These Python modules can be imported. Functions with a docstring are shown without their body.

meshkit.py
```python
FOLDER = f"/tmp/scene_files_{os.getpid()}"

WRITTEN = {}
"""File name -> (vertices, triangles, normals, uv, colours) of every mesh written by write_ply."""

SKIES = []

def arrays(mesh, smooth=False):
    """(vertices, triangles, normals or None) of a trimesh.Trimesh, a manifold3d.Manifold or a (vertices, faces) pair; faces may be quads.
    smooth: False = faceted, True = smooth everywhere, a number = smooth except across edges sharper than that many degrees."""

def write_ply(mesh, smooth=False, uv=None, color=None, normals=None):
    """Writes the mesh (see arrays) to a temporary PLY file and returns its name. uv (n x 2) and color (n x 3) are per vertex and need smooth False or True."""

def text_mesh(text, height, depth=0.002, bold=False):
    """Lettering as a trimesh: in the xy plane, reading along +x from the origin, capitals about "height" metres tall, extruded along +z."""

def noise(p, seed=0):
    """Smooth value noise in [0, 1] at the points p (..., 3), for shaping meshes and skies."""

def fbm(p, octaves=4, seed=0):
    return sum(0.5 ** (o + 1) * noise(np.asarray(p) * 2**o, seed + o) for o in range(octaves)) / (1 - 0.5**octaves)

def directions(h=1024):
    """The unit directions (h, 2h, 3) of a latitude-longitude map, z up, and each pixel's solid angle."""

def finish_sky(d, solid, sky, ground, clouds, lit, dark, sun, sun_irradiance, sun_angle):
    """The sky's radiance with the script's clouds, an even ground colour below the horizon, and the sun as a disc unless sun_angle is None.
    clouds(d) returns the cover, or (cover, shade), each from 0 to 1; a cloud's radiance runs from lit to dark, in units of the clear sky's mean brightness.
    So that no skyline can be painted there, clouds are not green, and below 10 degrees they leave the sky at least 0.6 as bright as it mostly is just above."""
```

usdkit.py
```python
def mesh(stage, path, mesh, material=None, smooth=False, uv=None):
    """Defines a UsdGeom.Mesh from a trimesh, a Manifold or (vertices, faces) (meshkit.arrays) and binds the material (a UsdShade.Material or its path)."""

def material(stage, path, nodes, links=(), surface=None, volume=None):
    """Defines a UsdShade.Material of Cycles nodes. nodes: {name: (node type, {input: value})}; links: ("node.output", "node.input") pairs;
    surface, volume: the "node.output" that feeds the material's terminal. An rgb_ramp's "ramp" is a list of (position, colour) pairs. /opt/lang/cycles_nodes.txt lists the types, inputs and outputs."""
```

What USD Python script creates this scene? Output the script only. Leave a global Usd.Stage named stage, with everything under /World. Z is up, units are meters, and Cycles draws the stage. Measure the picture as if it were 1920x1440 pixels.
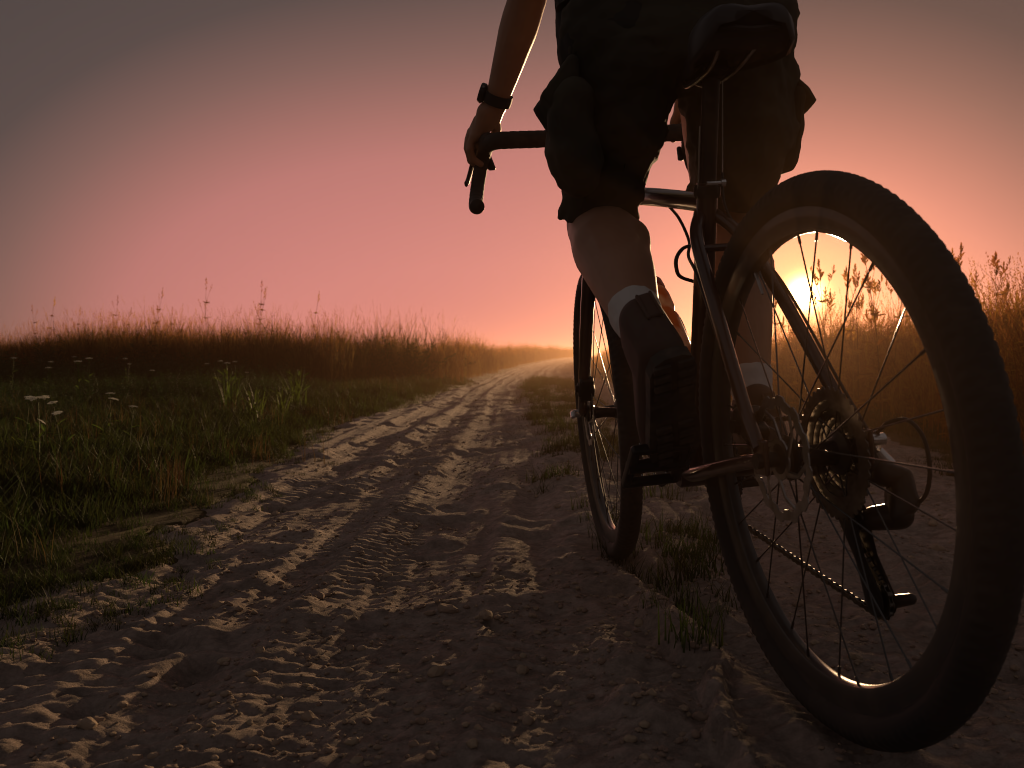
import math, random
import numpy as np
import trimesh
import manifold3d as m3
from manifold3d import Manifold
from pxr import Usd, UsdGeom, UsdLux, UsdShade, Gf, Sdf, Vt
import usdkit, meshkit

random.seed(7)
rng = np.random.default_rng(7)
PI = math.pi
stage = Usd.Stage.CreateInMemory()
UsdGeom.SetStageUpAxis(stage, UsdGeom.Tokens.z)
UsdGeom.SetStageMetersPerUnit(stage, 1.0)
UsdGeom.Xform.Define(stage, '/World')
UsdGeom.Scope.Define(stage, '/World/Looks')

# ------------------------------------------------------------------ camera, sky, sun, exposure
CAM_H, PITCH, FPX = 0.4729, 0.02254, 1655.2
cam = UsdGeom.Camera.Define(stage, '/World/camera')
cam.AddTranslateOp().Set(Gf.Vec3d(0, 0, CAM_H))
cam.AddRotateXOp().Set(90 - math.degrees(PITCH))
cam.CreateHorizontalApertureAttr(36.0)
cam.CreateVerticalApertureAttr(27.0)
cam.CreateFocalLengthAttr(36.0 * FPX / 1920)
cam.CreateFStopAttr(9.0)
cam.CreateFocusDistanceAttr(1.75)
cam.CreateClippingRangeAttr(Gf.Vec2f(0.05, 100000))
cam.CreateExposureAttr(0.05)

SUN_AZ, SUN_EL = math.radians(18.3), math.radians(4.25)
SUN = np.array([math.sin(SUN_AZ) * math.cos(SUN_EL), math.cos(SUN_AZ) * math.cos(SUN_EL), math.sin(SUN_EL)])
GLOW_AZ = math.radians(3.0)                                    # the dusk glow on the horizon

usdkit.material(stage, '/World/Looks/sky_look', {
    'tc': ('texture_coordinate', {}),
    'xyz': ('separate_xyz', {}),
    'sky': ('sky_texture', {'sky_type': 'single_scattering', 'sun_disc': False, 'sun_elevation': SUN_EL, 'sun_rotation': SUN_AZ,
                            'aerosol_density': 1.0, 'air_density': 1.0}),
    'dot': ('vector_math', {'math_type': 'dot_product', 'vector2': (math.sin(GLOW_AZ), math.cos(GLOW_AZ), 0.0)}),
    'a': ('math', {'math_type': 'subtract', 'value1': 1.0}),
    'aa': ('math', {'math_type': 'multiply'}),
    'ak': ('math', {'math_type': 'multiply', 'value2': -36.0}),
    'zz': ('math', {'math_type': 'multiply'}),
    'zk': ('math', {'math_type': 'multiply', 'value2': -8.5}),
    'e': ('math', {'math_type': 'add'}),
    'g': ('math', {'math_type': 'exponent'}),
    'ramp': ('rgb_ramp', {'ramp': [(0.0, (0.80, 0.68, 0.65)), (0.2, (1.15, .85, .79)), (0.35, (2.6, 1.4, 1.22)), (0.5, (4.4, 1.90, 1.66)), (0.62, (5.8, 2.26, 2.05)), (0.9, (7.3, 2.7, 2.45)), (1.0, (7.3, 2.6, 2.4))]}),
    'tint': ('mix_color', {'blend_type': 'multiply', 'fac': 1.0, 'b': (0.035, 0.013, 0.012), 'use_clamp': False}),
    'sd': ('vector_math', {'math_type': 'dot_product', 'vector2': tuple(float(v) for v in SUN)}),
    's1': ('math', {'math_type': 'subtract', 'value1': 1.0}),
    'sk1': ('math', {'math_type': 'multiply', 'value2': -420.0}), 'se1': ('math', {'math_type': 'exponent'}),
    'sk2': ('math', {'math_type': 'multiply', 'value2': -11000.0}), 'se2': ('math', {'math_type': 'exponent'}),
    'au1': ('mix_color', {'blend_type': 'multiply', 'fac': 1.0, 'a': (9.0, 3.0, .35), 'use_clamp': False}),
    'au2': ('mix_color', {'blend_type': 'multiply', 'fac': 1.0, 'a': (260., 150., 45.), 'use_clamp': False}),
    'asum': ('mix_color', {'blend_type': 'add', 'fac': 1.0, 'use_clamp': False, 'use_clamp_result': False}),
    'fsum': ('mix_color', {'blend_type': 'add', 'fac': 1.0, 'use_clamp': False, 'use_clamp_result': False}),
    'sum': ('mix_color', {'blend_type': 'add', 'fac': 1.0, 'use_clamp': False, 'use_clamp_result': False}),
    'bg': ('background_shader', {'strength': 0.081})},
    [('tc.generated', 'xyz.vector'), ('tc.generated', 'dot.vector1'), ('dot.value', 'a.value2'), ('a.value', 'aa.value1'), ('a.value', 'aa.value2'), ('aa.value', 'ak.value1'),
     ('xyz.z', 'zz.value1'), ('xyz.z', 'zz.value2'), ('zz.value', 'zk.value1'), ('ak.value', 'e.value1'), ('zk.value', 'e.value2'),
     ('e.value', 'g.value1'), ('g.value', 'ramp.fac'), ('sky.color', 'tint.a'), ('tint.result', 'sum.a'), ('ramp.color', 'sum.b'),
     ('sum.result', 'fsum.a'), ('tc.generated', 'sd.vector1'), ('sd.value', 's1.value2'), ('s1.value', 'sk1.value1'), ('s1.value', 'sk2.value1'), ('sk1.value', 'se1.value1'), ('sk2.value', 'se2.value1'),
     ('se1.value', 'au1.b'), ('se2.value', 'au2.b'), ('au1.result', 'asum.a'), ('au2.result', 'asum.b'), ('asum.result', 'fsum.b'), ('fsum.result', 'bg.color')], surface='bg.background')
dome = UsdLux.DomeLight.Define(stage, '/World/sky')
UsdShade.MaterialBindingAPI.Apply(dome.GetPrim()).Bind(UsdShade.Material.Get(stage, '/World/Looks/sky_look'))
sun = UsdLux.DistantLight.Define(stage, '/World/sun')
sun.CreateNormalizeAttr(True)
sun.CreateIntensityAttr(1.25)
sun.CreateAngleAttr(0.6)
sun.CreateColorAttr(Gf.Vec3f(1.0, 0.63, 0.33))
_z = SUN / np.linalg.norm(SUN); _x = np.cross([0, 0, 1], _z); _x /= np.linalg.norm(_x); _y = np.cross(_z, _x)
_m = np.eye(4); _m[0, :3], _m[1, :3], _m[2, :3] = _x, _y, _z
sun.AddTransformOp().Set(Gf.Matrix4d(_m.tolist()))

# ------------------------------------------------------------------ helpers: prims
used = {}
def unique(parent, name):
    k = (parent, name); n = used.get(k, -1) + 1; used[k] = n
    return f'{parent}/{name}' + (f'_{n:03d}' if n else '')
def P(parent): return parent if isinstance(parent, str) else str(parent.GetPath())
def tag(prim, label=None, cat=None, group=None, kind=None):
    for k, v in (('label', label), ('category', cat), ('group', group), ('kind', kind)):
        if v: prim.SetCustomDataByKey(k, v)
    return prim
def mat4(loc=(0, 0, 0), rot=None, scale=1.0):
    m = np.eye(4)
    m[:3, :3] = (np.eye(3) if rot is None else rot) * scale
    m[:3, 3] = loc
    return m
def thing(name, label=None, cat=None, matrix=None, group=None, parent='/World'):
    x = UsdGeom.Xform.Define(stage, unique(P(parent), name))
    if matrix is not None: x.AddTransformOp().Set(Gf.Matrix4d(np.asarray(matrix).T.tolist()))
    return tag(x.GetPrim(), label, cat, group)
def obj(name, mesh, mat, parent='/World', smooth=32, label=None, uv=None):
    m = usdkit.mesh(stage, unique(P(parent), name), mesh, '/World/Looks/' + mat, smooth=smooth)
    return tag(m.GetPrim(), label)
def dup(src, matrix, label, cat, group):
    name = src.GetName().split('_0')[0]
    x = UsdGeom.Xform.Define(stage, unique('/World', name))
    x.GetPrim().GetReferences().AddInternalReference(src.GetPath())
    x.GetPrim().SetInstanceable(True)
    x.MakeMatrixXform().Set(Gf.Matrix4d(np.asarray(matrix).T.tolist()))
    return tag(x.GetPrim(), label, cat, group)

# ------------------------------------------------------------------ helpers: shapes
def cat(ms): return trimesh.util.concatenate([m for m in ms if m is not None])
def TM(v, f): return trimesh.Trimesh(np.asarray(v, float), np.asarray(f, int), process=False)
def Rz(a): c, s = math.cos(a), math.sin(a); return np.array([[c, -s, 0], [s, c, 0], [0, 0, 1.]])
def Rx(a): c, s = math.cos(a), math.sin(a); return np.array([[1., 0, 0], [0, c, -s], [0, s, c]])
def Ry(a): c, s = math.cos(a), math.sin(a); return np.array([[c, 0, s], [0, 1., 0], [-s, 0, c]])
def tf(m, rot=None, loc=(0, 0, 0)):
    v = np.asarray(m.vertices)
    if rot is not None: v = v @ np.asarray(rot).T
    return TM(v + np.asarray(loc), m.faces)
def spline(pts, n):
    """Catmull-Rom through the points."""
    p = np.asarray(pts, float); p = np.vstack([2 * p[0] - p[1], p, 2 * p[-1] - p[-2]])
    out = []
    for i in range(1, len(p) - 2):
        for t in np.linspace(0, 1, n, endpoint=False):
            a, b, c, d = p[i - 1], p[i], p[i + 1], p[i + 2]
            out.append(.5 * (2 * b + (c - a) * t + (2 * a - 5 * b + 4 * c - d) * t * t + (3 * b - a - 3 * c + d) * t ** 3))
    out.append(p[-2])
    return np.array(out)
def tube(path, r, n=12, flat=1.0, up=(0, 0, 1)):
    """Swept tube with capped ends. r: number or one per point. flat: the second axis of the section relative to the first."""
    p = np.asarray(path, float); k = len(p)
    r = np.broadcast_to(np.asarray(r, float), (k,))
    t = np.gradient(p, axis=0); t /= np.linalg.norm(t, axis=1, keepdims=True)
    a = np.cross(t[0], up)
    if np.linalg.norm(a) < 1e-3: a = np.cross(t[0], (1, 0, 0))
    a /= np.linalg.norm(a)
    ang = np.arange(n) * 2 * PI / n
    V = []
    for i in range(k):
        a = a - t[i] * (a @ t[i]); a /= np.linalg.norm(a); b = np.cross(t[i], a)
        V.append(p[i] + r[i] * (np.cos(ang)[:, None] * a + flat * np.sin(ang)[:, None] * b))
    V = np.vstack(V + [p[:1], p[-1:]])
    F = []
    for i in range(k - 1):
        for j in range(n):
            q = (j + 1) % n
            F += [(i * n + j, i * n + q, (i + 1) * n + q), (i * n + j, (i + 1) * n + q, (i + 1) * n + j)]
    for j in range(n):
        q = (j + 1) % n
        F += [(k * n, q, j), (k * n + 1, (k - 1) * n + j, (k - 1) * n + q)]
    return TM(V, F)
def rod(a, b, r, n=12, r2=None, flat=1.0): return tube([a, b], [r, r if r2 is None else r2], n, flat)
def lathe(prof, n=32, axis='y', loc=(0, 0, 0), close=False):
    """prof: (radius, along) pairs. Turned about y (the wheels' axle) or z."""
    prof = np.asarray(prof, float); k = len(prof); ang = np.arange(n) * 2 * PI / n
    R, A = prof[:, 0], prof[:, 1]
    c, s = np.cos(ang), np.sin(ang)
    one = np.ones(n)
    if axis == 'y': V = np.stack([R[:, None] * c, A[:, None] * one, R[:, None] * s], -1)
    elif axis == 'x': V = np.stack([A[:, None] * one, R[:, None] * s, R[:, None] * c], -1)
    else: V = np.stack([R[:, None] * s, R[:, None] * c, A[:, None] * one], -1)
    V = V.reshape(-1, 3); F = []
    for i in range(k if close else k - 1):
        i2 = (i + 1) % k
        for j in range(n):
            q = (j + 1) % n
            F += [(i * n + j, i2 * n + q, i * n + q), (i * n + j, i2 * n + j, i2 * n + q)]
    m = TM(V + np.asarray(loc), F); m.merge_vertices(); m.update_faces(m.nondegenerate_faces()); m.fix_normals()
    return m
def sph(c, r, n=20):
    return Manifold.sphere(1.0, n).scale(list(np.broadcast_to(r, 3).astype(float))).translate([float(x) for x in c])
def hull(*parts): return Manifold.batch_hull(list(parts))
def chain(pts, n=20):
    """Tapered limb: hulls of successive spheres. pts: (centre, radius)."""
    s = [sph(c, r, n) for c, r in pts]
    out = hull(s[0], s[1])
    for a, b in zip(s[1:], s[2:]): out = out + hull(a, b)
    return out
def T(m):
    if hasattr(m, 'to_mesh'):
        q = m.to_mesh(); return TM(q.vert_properties[:, :3], q.tri_verts)
    return m
def soft(m, length, it=8):
    q = T(m.refine_to_length(length)); q.merge_vertices()
    trimesh.smoothing.filter_taubin(q, iterations=it)
    return q
def back(t):
    return Manifold(m3.Mesh(np.asarray(t.vertices, np.float32), np.asarray(t.faces, np.uint32)))
def rbox(size, r=.004, loc=(0, 0, 0), rot=None, n=8):
    a = np.maximum(np.asarray(size, float) / 2 - r, 1e-4)
    m = T(hull(*[sph(a * (i, j, k), r, n) for i in (-1, 1) for j in (-1, 1) for k in (-1, 1)]))
    return tf(m, rot, loc)
def hull_pts(pts): return trimesh.convex.convex_hull(np.asarray(pts, float))
def bent(m, amp, scale, seed=0):
    v = np.asarray(m.vertices)
    m.fix_normals()
    d = meshkit.fbm(v * scale, 4, seed) - .5
    return TM(v + m.vertex_normals * (d * amp)[:, None], m.faces)

# ------------------------------------------------------------------ materials
def mat(name, color, rough=.6, metal=0., coat=0., noise=None, bump=None, spec=.5, translucent=0., vary=0.):
    """noise: (scale, second colour, low, high); bump: (scale, strength, distance)."""
    n = {'p': ('principled_bsdf', {'base_color': color, 'roughness': rough, 'metallic': metal, 'coat_weight': coat, 'specular_ior_level': spec})}
    l = []
    src = None
    if noise or bump: n['tc'] = ('texture_coordinate', {})
    if noise:
        n['nz'] = ('noise_texture', {'scale': noise[0], 'detail': 6.0, 'roughness': .6})
        n['rp'] = ('rgb_ramp', {'ramp': [(noise[2], color), (noise[3], noise[1])]})
        l += [('tc.object', 'nz.vector'), ('nz.fac', 'rp.fac')]; src = 'rp.color'
    if vary:
        n['oi'] = ('object_info', {}); n['mr'] = ('map_range', {'from_min': 0., 'from_max': 1., 'to_min': 1 - vary, 'to_max': 1 + vary})
        n['hs'] = ('hsv', {'color': color}); n['mh'] = ('map_range', {'from_min': 0., 'from_max': 1., 'to_min': .5 - vary * .10, 'to_max': .5 + vary * .05})
        l += [('oi.random', 'mr.value'), ('mr.result', 'hs.value'), ('oi.random', 'mh.value'), ('mh.result', 'hs.hue')]
        if src: l.append((src, 'hs.color'))
        src = 'hs.color'
    if src: l.append((src, 'p.base_color'))
    if bump:
        n['bn'] = ('noise_texture', {'scale': bump[0], 'detail': 5.0, 'roughness': .6}); n['bp'] = ('bump', {'strength': bump[1], 'distance': bump[2]})
        l += [('tc.object', 'bn.vector'), ('bn.fac', 'bp.height'), ('bp.normal', 'p.normal')]
    out = 'p.BSDF'
    if translucent:
        n['t'] = ('translucent_bsdf', {'color': color}); n['mx'] = ('mix_closure', {'fac': translucent})
        if src: l.append((src, 't.color'))
        l += [('p.BSDF', 'mx.closure1'), ('t.BSDF', 'mx.closure2')]; out = 'mx.closure'
    usdkit.material(stage, '/World/Looks/' + name, n, l, surface=out)

mat('skin', (.36, .185, .115), .5, noise=(14, (.42, .23, .15), .35, .7), bump=(160, .25, .002))
mat('hair', (.02, .014, .01), .5, bump=(220, .6, .004))
mat('eye', (.5, .47, .44), .2)
mat('shorts_cloth', (.050, .047, .034), .9, noise=(9, (.070, .066, .048), .35, .7), bump=(700, .5, .0015), spec=.2)
mat('shirt_cloth', (.030, .031, .028), .9, noise=(7, (.042, .042, .036), .35, .7), bump=(650, .5, .0015), spec=.2)
mat('sock_cloth', (.62, .60, .58), .95, bump=(500, .5, .0015), spec=.2)
mat('shoe_cloth', (.070, .034, .026), .75, noise=(25, (.07, .05, .04), .35, .7), bump=(400, .4, .001))
mat('shoe_rubber', (.03, .027, .025), .8, noise=(30, (.10, .075, .055), .45, .75), bump=(200, .4, .001))
mat('watch_plastic', (.012, .012, .013), .45)
mat('watch_strap', (.018, .017, .017), .7)
mat('tyre_rubber', (.016, .015, .014), .78, noise=(18, (.050, .040, .031), .52, .80), bump=(260, .45, .0012))
mat('rim_paint', (.018, .017, .017), .35, noise=(22, (.05, .04, .032), .5, .8), coat=.3)
mat('frame_paint', (.030, .012, .009), .33, coat=.6, noise=(16, (.06, .035, .022), .55, .85))
mat('black_metal', (.022, .021, .021), .38, metal=.5, noise=(30, (.06, .05, .04), .5, .85))
mat('steel', (.42, .41, .40), .32, metal=1.0, noise=(40, (.20, .17, .14), .4, .8))
mat('bright_alloy', (.75, .74, .72), .22, metal=1.0)
mat('chain_steel', (.16, .145, .13), .42, metal=1.0, noise=(60, (.07, .055, .04), .35, .75))
mat('spoke_steel', (.10, .10, .10), .3, metal=1.0)
mat('bar_tape', (.020, .018, .018), .72, noise=(30, (.05, .038, .032), .45, .8), bump=(420, .5, .001))
mat('saddle_cover', (.016, .016, .018), .42, bump=(500, .2, .0006))
mat('cable_housing', (.013, .013, .013), .42)
mat('bottle_cap', (.42, .05, .03), .4)
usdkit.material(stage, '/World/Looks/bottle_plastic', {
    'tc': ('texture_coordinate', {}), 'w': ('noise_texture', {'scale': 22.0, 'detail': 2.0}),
    'r': ('rgb_ramp', {'ramp': [(0.42, (.80, .70, .60)), (.58, (.60, .22, .08))]}),  # bright blotches of sun shining through are put into the colour
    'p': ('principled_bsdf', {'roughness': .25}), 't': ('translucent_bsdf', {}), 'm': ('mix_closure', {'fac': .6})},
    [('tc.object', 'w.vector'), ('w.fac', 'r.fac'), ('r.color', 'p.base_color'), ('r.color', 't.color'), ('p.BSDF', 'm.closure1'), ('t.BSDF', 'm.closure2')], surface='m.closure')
# plants (base colours; dry_stalk, seed_head and weed_leaf have backlit sun glow mixed in)
mat('short_grass', (.040, .056, .014), .75, translucent=.35, vary=.45, spec=.2)
mat('meadow_leaf', (.028, .050, .015), .7, translucent=.35, vary=.4, spec=.25)
mat('bright_leaf', (.075, .115, .020), .65, translucent=.45, vary=.25, spec=.25)
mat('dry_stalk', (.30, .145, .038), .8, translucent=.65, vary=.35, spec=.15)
mat('field_stalk', (.15, .092, .030), .8, translucent=.5, vary=.4, spec=.15)
mat('dry_bit', (.115, .075, .030), .85, translucent=.3, vary=.35, spec=.1)
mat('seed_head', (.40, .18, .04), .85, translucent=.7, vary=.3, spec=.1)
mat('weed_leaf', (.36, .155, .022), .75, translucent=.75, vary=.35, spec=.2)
mat('white_petal', (.72, .72, .66), .8, translucent=.35)
mat('sand_clod', (.30, .225, .165), .95, noise=(30, (.20, .145, .10), .35, .7), vary=.2)

def ground_material(name, c1, c2, c3, fine):
    usdkit.material(stage, '/World/Looks/' + name, {
        'g': ('geometry', {}),
        'n1': ('noise_texture', {'scale': 1.1, 'detail': 8.0, 'roughness': .65}), 'n2': ('noise_texture', {'scale': fine, 'detail': 9.0, 'roughness': .78}),
        'r1': ('rgb_ramp', {'ramp': [(.32, c1), (.55, c2), (.75, c3)]}), 'r2': ('rgb_ramp', {'ramp': [(.34, (.48, .47, .46)), (.66, (1.18, 1.16, 1.14))]}),
        'mx': ('mix_color', {'blend_type': 'multiply', 'fac': 1.0, 'use_clamp': False}),
        'n3': ('noise_texture', {'scale': 95.0, 'detail': 6.0, 'roughness': .75}), 'bp': ('bump', {'strength': .8, 'distance': .012}),
        'p': ('principled_bsdf', {'roughness': .95, 'specular_ior_level': .15})},
        [('g.position', 'n1.vector'), ('g.position', 'n2.vector'), ('g.position', 'n3.vector'), ('n1.fac', 'r1.fac'), ('n2.fac', 'r2.fac'),
         ('r1.color', 'mx.a'), ('r2.color', 'mx.b'), ('mx.result', 'p.base_color'), ('n3.fac', 'bp.height'), ('bp.normal', 'p.normal')], surface='p.BSDF')
ground_material('soil_look', (.05, .048, .022), (.075, .062, .030), (.12, .092, .055), 14.0)
ground_material('sand_look', (.29, .235, .205), (.37, .305, .27), (.44, .37, .325), 26.0)

# ------------------------------------------------------------------ terrain
def sstep(a, b, x):
    t = np.clip((np.asarray(x, float) - a) / (b - a), 0, 1); return t * t * (3 - 2 * t)
def rise(y): return 1.55 * sstep(22, 135, y)
def bend(y): y = np.asarray(y, float); return np.where(y > 14, .0010 * (y - 14) ** 2, 0) - np.where(y > 60, .0, 0)
def nz(x, y, s, seed=0, oct=4):
    return meshkit.fbm(np.stack([np.asarray(x) * s, np.asarray(y) * s, 0 * np.asarray(x)], -1), oct, seed) - .5
def left_edge(y): return -1.02 + .10 * np.sin(y * .7) * (y < 40) - .12 * np.exp(-((y - 9) / 5.) ** 2) * 2
def right_edge(y): y = np.asarray(y, float); return np.interp(y, [0, 2, 3.2, 4, 6.7, 9, 14, 30, 60, 140], [1.7, 1.7, 1.8, 2.1, 2.7, 2.9, 2.7, 2.5, 2.4, 2.4])
def road_mask(x, y):
    """1 on the sandy road, 0 on the verge, ragged between."""
    s = x - bend(y)
    w = .16 * nz(x, y, 2.2, 3) + .10 * nz(x, y, 7, 5)
    w = w * np.clip(1.5 - y / 40, .25, 1) * 2
    return np.minimum(sstep(-.09, .09, s - left_edge(y) + w), sstep(-.12, .12, right_edge(y) - s + w))
def strip_mask(x, y):
    """The sparse grassy strip between the two tracks."""
    s = x - bend(y)
    c = np.interp(y, [1.3, 2.4, 5, 12, 20, 40, 140], [.30, .40, .52, .62, .85, 1.0, 1.0])
    h = np.interp(y, [1.3, 2.2, 3.5, 8, 14, 30, 140], [.02, .16, .30, .40, .52, .55, .5])
    d = np.abs(s - c + .25 * nz(x, y, 1.7, 9) + .12 * nz(x, y, 6, 10)) / h
    return 1 - sstep(.6, 1.25, d)
CON = np.array([0.41753, 1.13068]); HEAD = np.array([-0.161319, 0.986902]); LATV = np.array([-HEAD[1], HEAD[0]])
def relief(x, y):
    s = x - bend(y)
    near = np.clip(1.25 - y / 30, .15, 1)
    z = .026 * nz(x, y, .7, 21) + .008 * nz(x, y, 3.0, 22) + .006 * nz(x, y, 9, 23)
    # long wheel ruts along the road
    for c, w, d in ((-.78, .11, .030), (-.50, .10, .026), (-.20, .12, .022), (.02, .07, .016), (1.15, .16, .040), (1.50, .13, .030), (.80, .10, .02)):
        u = (s - c - .05 * np.sin(y * .55 + c * 7)) / w
        z += -.6 * d * np.exp(-u * u) + .3 * d * np.exp(-(np.abs(u) - 1.55) ** 2 * 6)
    # tractor-lug ripples across the tracks
    fade = np.clip(1.5 - y / 7.5, 0, 1)
    for c, w, pitch, amp, skew, ph in ((-.74, .17, .052, .0075, .10, 0), (-.40, .13, .046, .0070, -.06, 1.3), (-.06, .15, .050, .0058, .12, 2.1), (.95, .30, .055, .0085, .08, .6), (1.45, .18, .050, .008, -.10, 2.7), (.46, .20, .048, .0055, .1, .3)):
        u = (s - c - .03 * np.sin(y * 1.1 + c)) / w
        band = sstep(1.1, .8, np.abs(u)) * (.12 + 1.1 * sstep(-.06, .14, nz(x, y, 1.5, int(31 + c * 10)))) * (.35 + .9 * sstep(-.12, .12, nz(x, y, 7, 36)))
        wob = .9 * nz(x, y, 3.5, 40) + .35 * nz(x, y, 11, 41)
        ph2 = 2 * PI * (y + skew * (s - c)) / pitch + ph + 1.0 * wob
        z += .72 * amp * fade * band * np.tanh(2.2 * np.sin(ph2))
    st = meshkit.fbm(np.stack([(s + .03 * np.sin(y * .8)) * 21, y * .55, 0 * s], -1), 3, 45) - .5
    z += .021 * st * np.clip(1.3 - y / 14, .1, 1)
    # clods and hoof-like pits
    cell = nz(x, y, 5.0, 51, 3)
    z -= .030 * sstep(.17, .32, cell) * near
    z += .016 * sstep(.14, .28, -cell) * near
    z += .010 * nz(x, y, 70, 53, 2) * np.clip(1.4 - y / 3, 0, 1) + .0065 * nz(x, y, 26, 52, 3) * np.clip(1.4 - y / 5, 0, 1)
    # strip between the tracks stands a little proud
    z += .03 * strip_mask(x, y)
    # the bicycle's own line: a pressed groove with shoulders
    dx, dy = x - CON[0], y - CON[1]
    a, l = dx * HEAD[0] + dy * HEAD[1], dx * LATV[0] + dy * LATV[1]
    under = sstep(-1.4, -.9, a) * sstep(1.25, 1.0, a)
    corr = np.exp(-(l / .17) ** 2) * sstep(1.5, 1.05, a)
    z = z * (1 - .85 * np.exp(-(l / .07) ** 2) * sstep(1.5, 1.05, a))
    trail = sstep(1.08, .98, a)
    z += trail * (-.012 * np.exp(-(l / .024) ** 2) + .010 * np.exp(-((np.abs(l) - .05) / .022) ** 2))
    z += trail * .0035 * np.exp(-(l / .03) ** 4) * np.sin(2 * PI * (a + .4 * np.abs(l)) / .024)
    # a swerving tractor track and its bright ridge, in front of the bicycle
    q = (x - .30) * .957 + (y - 1.55) * .29
    z += .014 * np.exp(-(q / .05) ** 2) * (.4 + 2.5 * np.abs(nz(x, y, 5, 79))) * sstep(2.0, 1.8, y) * sstep(.9, 1.15, y)
    q2 = (x + .15) * .35 - (y - 1.70) * .94 + .05 * nz(x, y, 2, 77)
    z += .013 * np.exp(-(q2 / .05) ** 2) * sstep(-.65, -.45, x) * sstep(.35, .2, x)
    return z
def road_z(x, y): return rise(y) + np.where(True, relief(x, y), 0)
def off_road(x, y):
    s = x - bend(y); return np.maximum(0, np.maximum(left_edge(y) - s, s - right_edge(y)))
def verge_z(x, y):
    d = off_road(x, y); g = sstep(-.05, .9, d)
    return rise(y) - .004 + .05 * g + (.10 * nz(x, y, .55, 61) + .05 * nz(x, y, 2.3, 62)) * (.15 + .85 * g) + .12 * sstep(1.0, 4.5, d)

def grid(X, Y, Z):
    r, c = X.shape; i = np.arange(r * c).reshape(r, c)
    q = np.stack([i[:-1, :-1], i[:-1, 1:], i[1:, 1:], i[1:, :-1]], -1).reshape(-1, 4)
    return TM(np.stack([X, Y, Z], -1).reshape(-1, 3), np.vstack([q[:, [0, 1, 2]], q[:, [0, 2, 3]]]))
# road: rows packed towards the camera
ys = [-1.2]
while ys[-1] < 150: ys.append(ys[-1] + (.03 if ys[-1] < .7 else np.clip(.0045 * ys[-1], .0055, .8)))
ys = np.array(ys); us = np.linspace(0, 1, 350)
Y = np.repeat(ys[:, None], len(us), 1)
lo, hi = left_edge(Y) - .45, right_edge(Y) + .45
X = lo + (hi - lo) * us[None, :] + bend(Y)
M_ = road_mask(X, Y)
Z = (verge_z(X, Y) - .022) * (1 - M_) + road_z(X, Y) * M_
road = obj('dirt_road', grid(X, Y, Z), 'sand_look', smooth=True); tag(road, kind='structure')
# ground: one sheet to the horizon, sunk under the road
def axis_steps(lo, hi, near, grow):
    a = [0.]
    while a[-1] < hi: a.append(a[-1] + max(near, grow * abs(a[-1])))
    b = [0.]
    while b[-1] > lo: b.append(b[-1] - max(near, grow * abs(b[-1])))
    return np.array(b[:0:-1] + a)
gx, gy = axis_steps(-190, 190, .05, .03) + .4, axis_steps(-100, 230, .055, .018) + 1.0
X, Y = np.meshgrid(gx, gy)
M_ = road_mask(X, Y) * (Y < 148) * (Y > -1.1)
M_ = sstep(.25, 1, M_)
Z = verge_z(X, Y) * (1 - M_) + M_ * (rise(Y) - .11)
soil = obj('ground', grid(X, Y, Z), 'soil_look', smooth=True); tag(soil, kind='structure')

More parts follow.
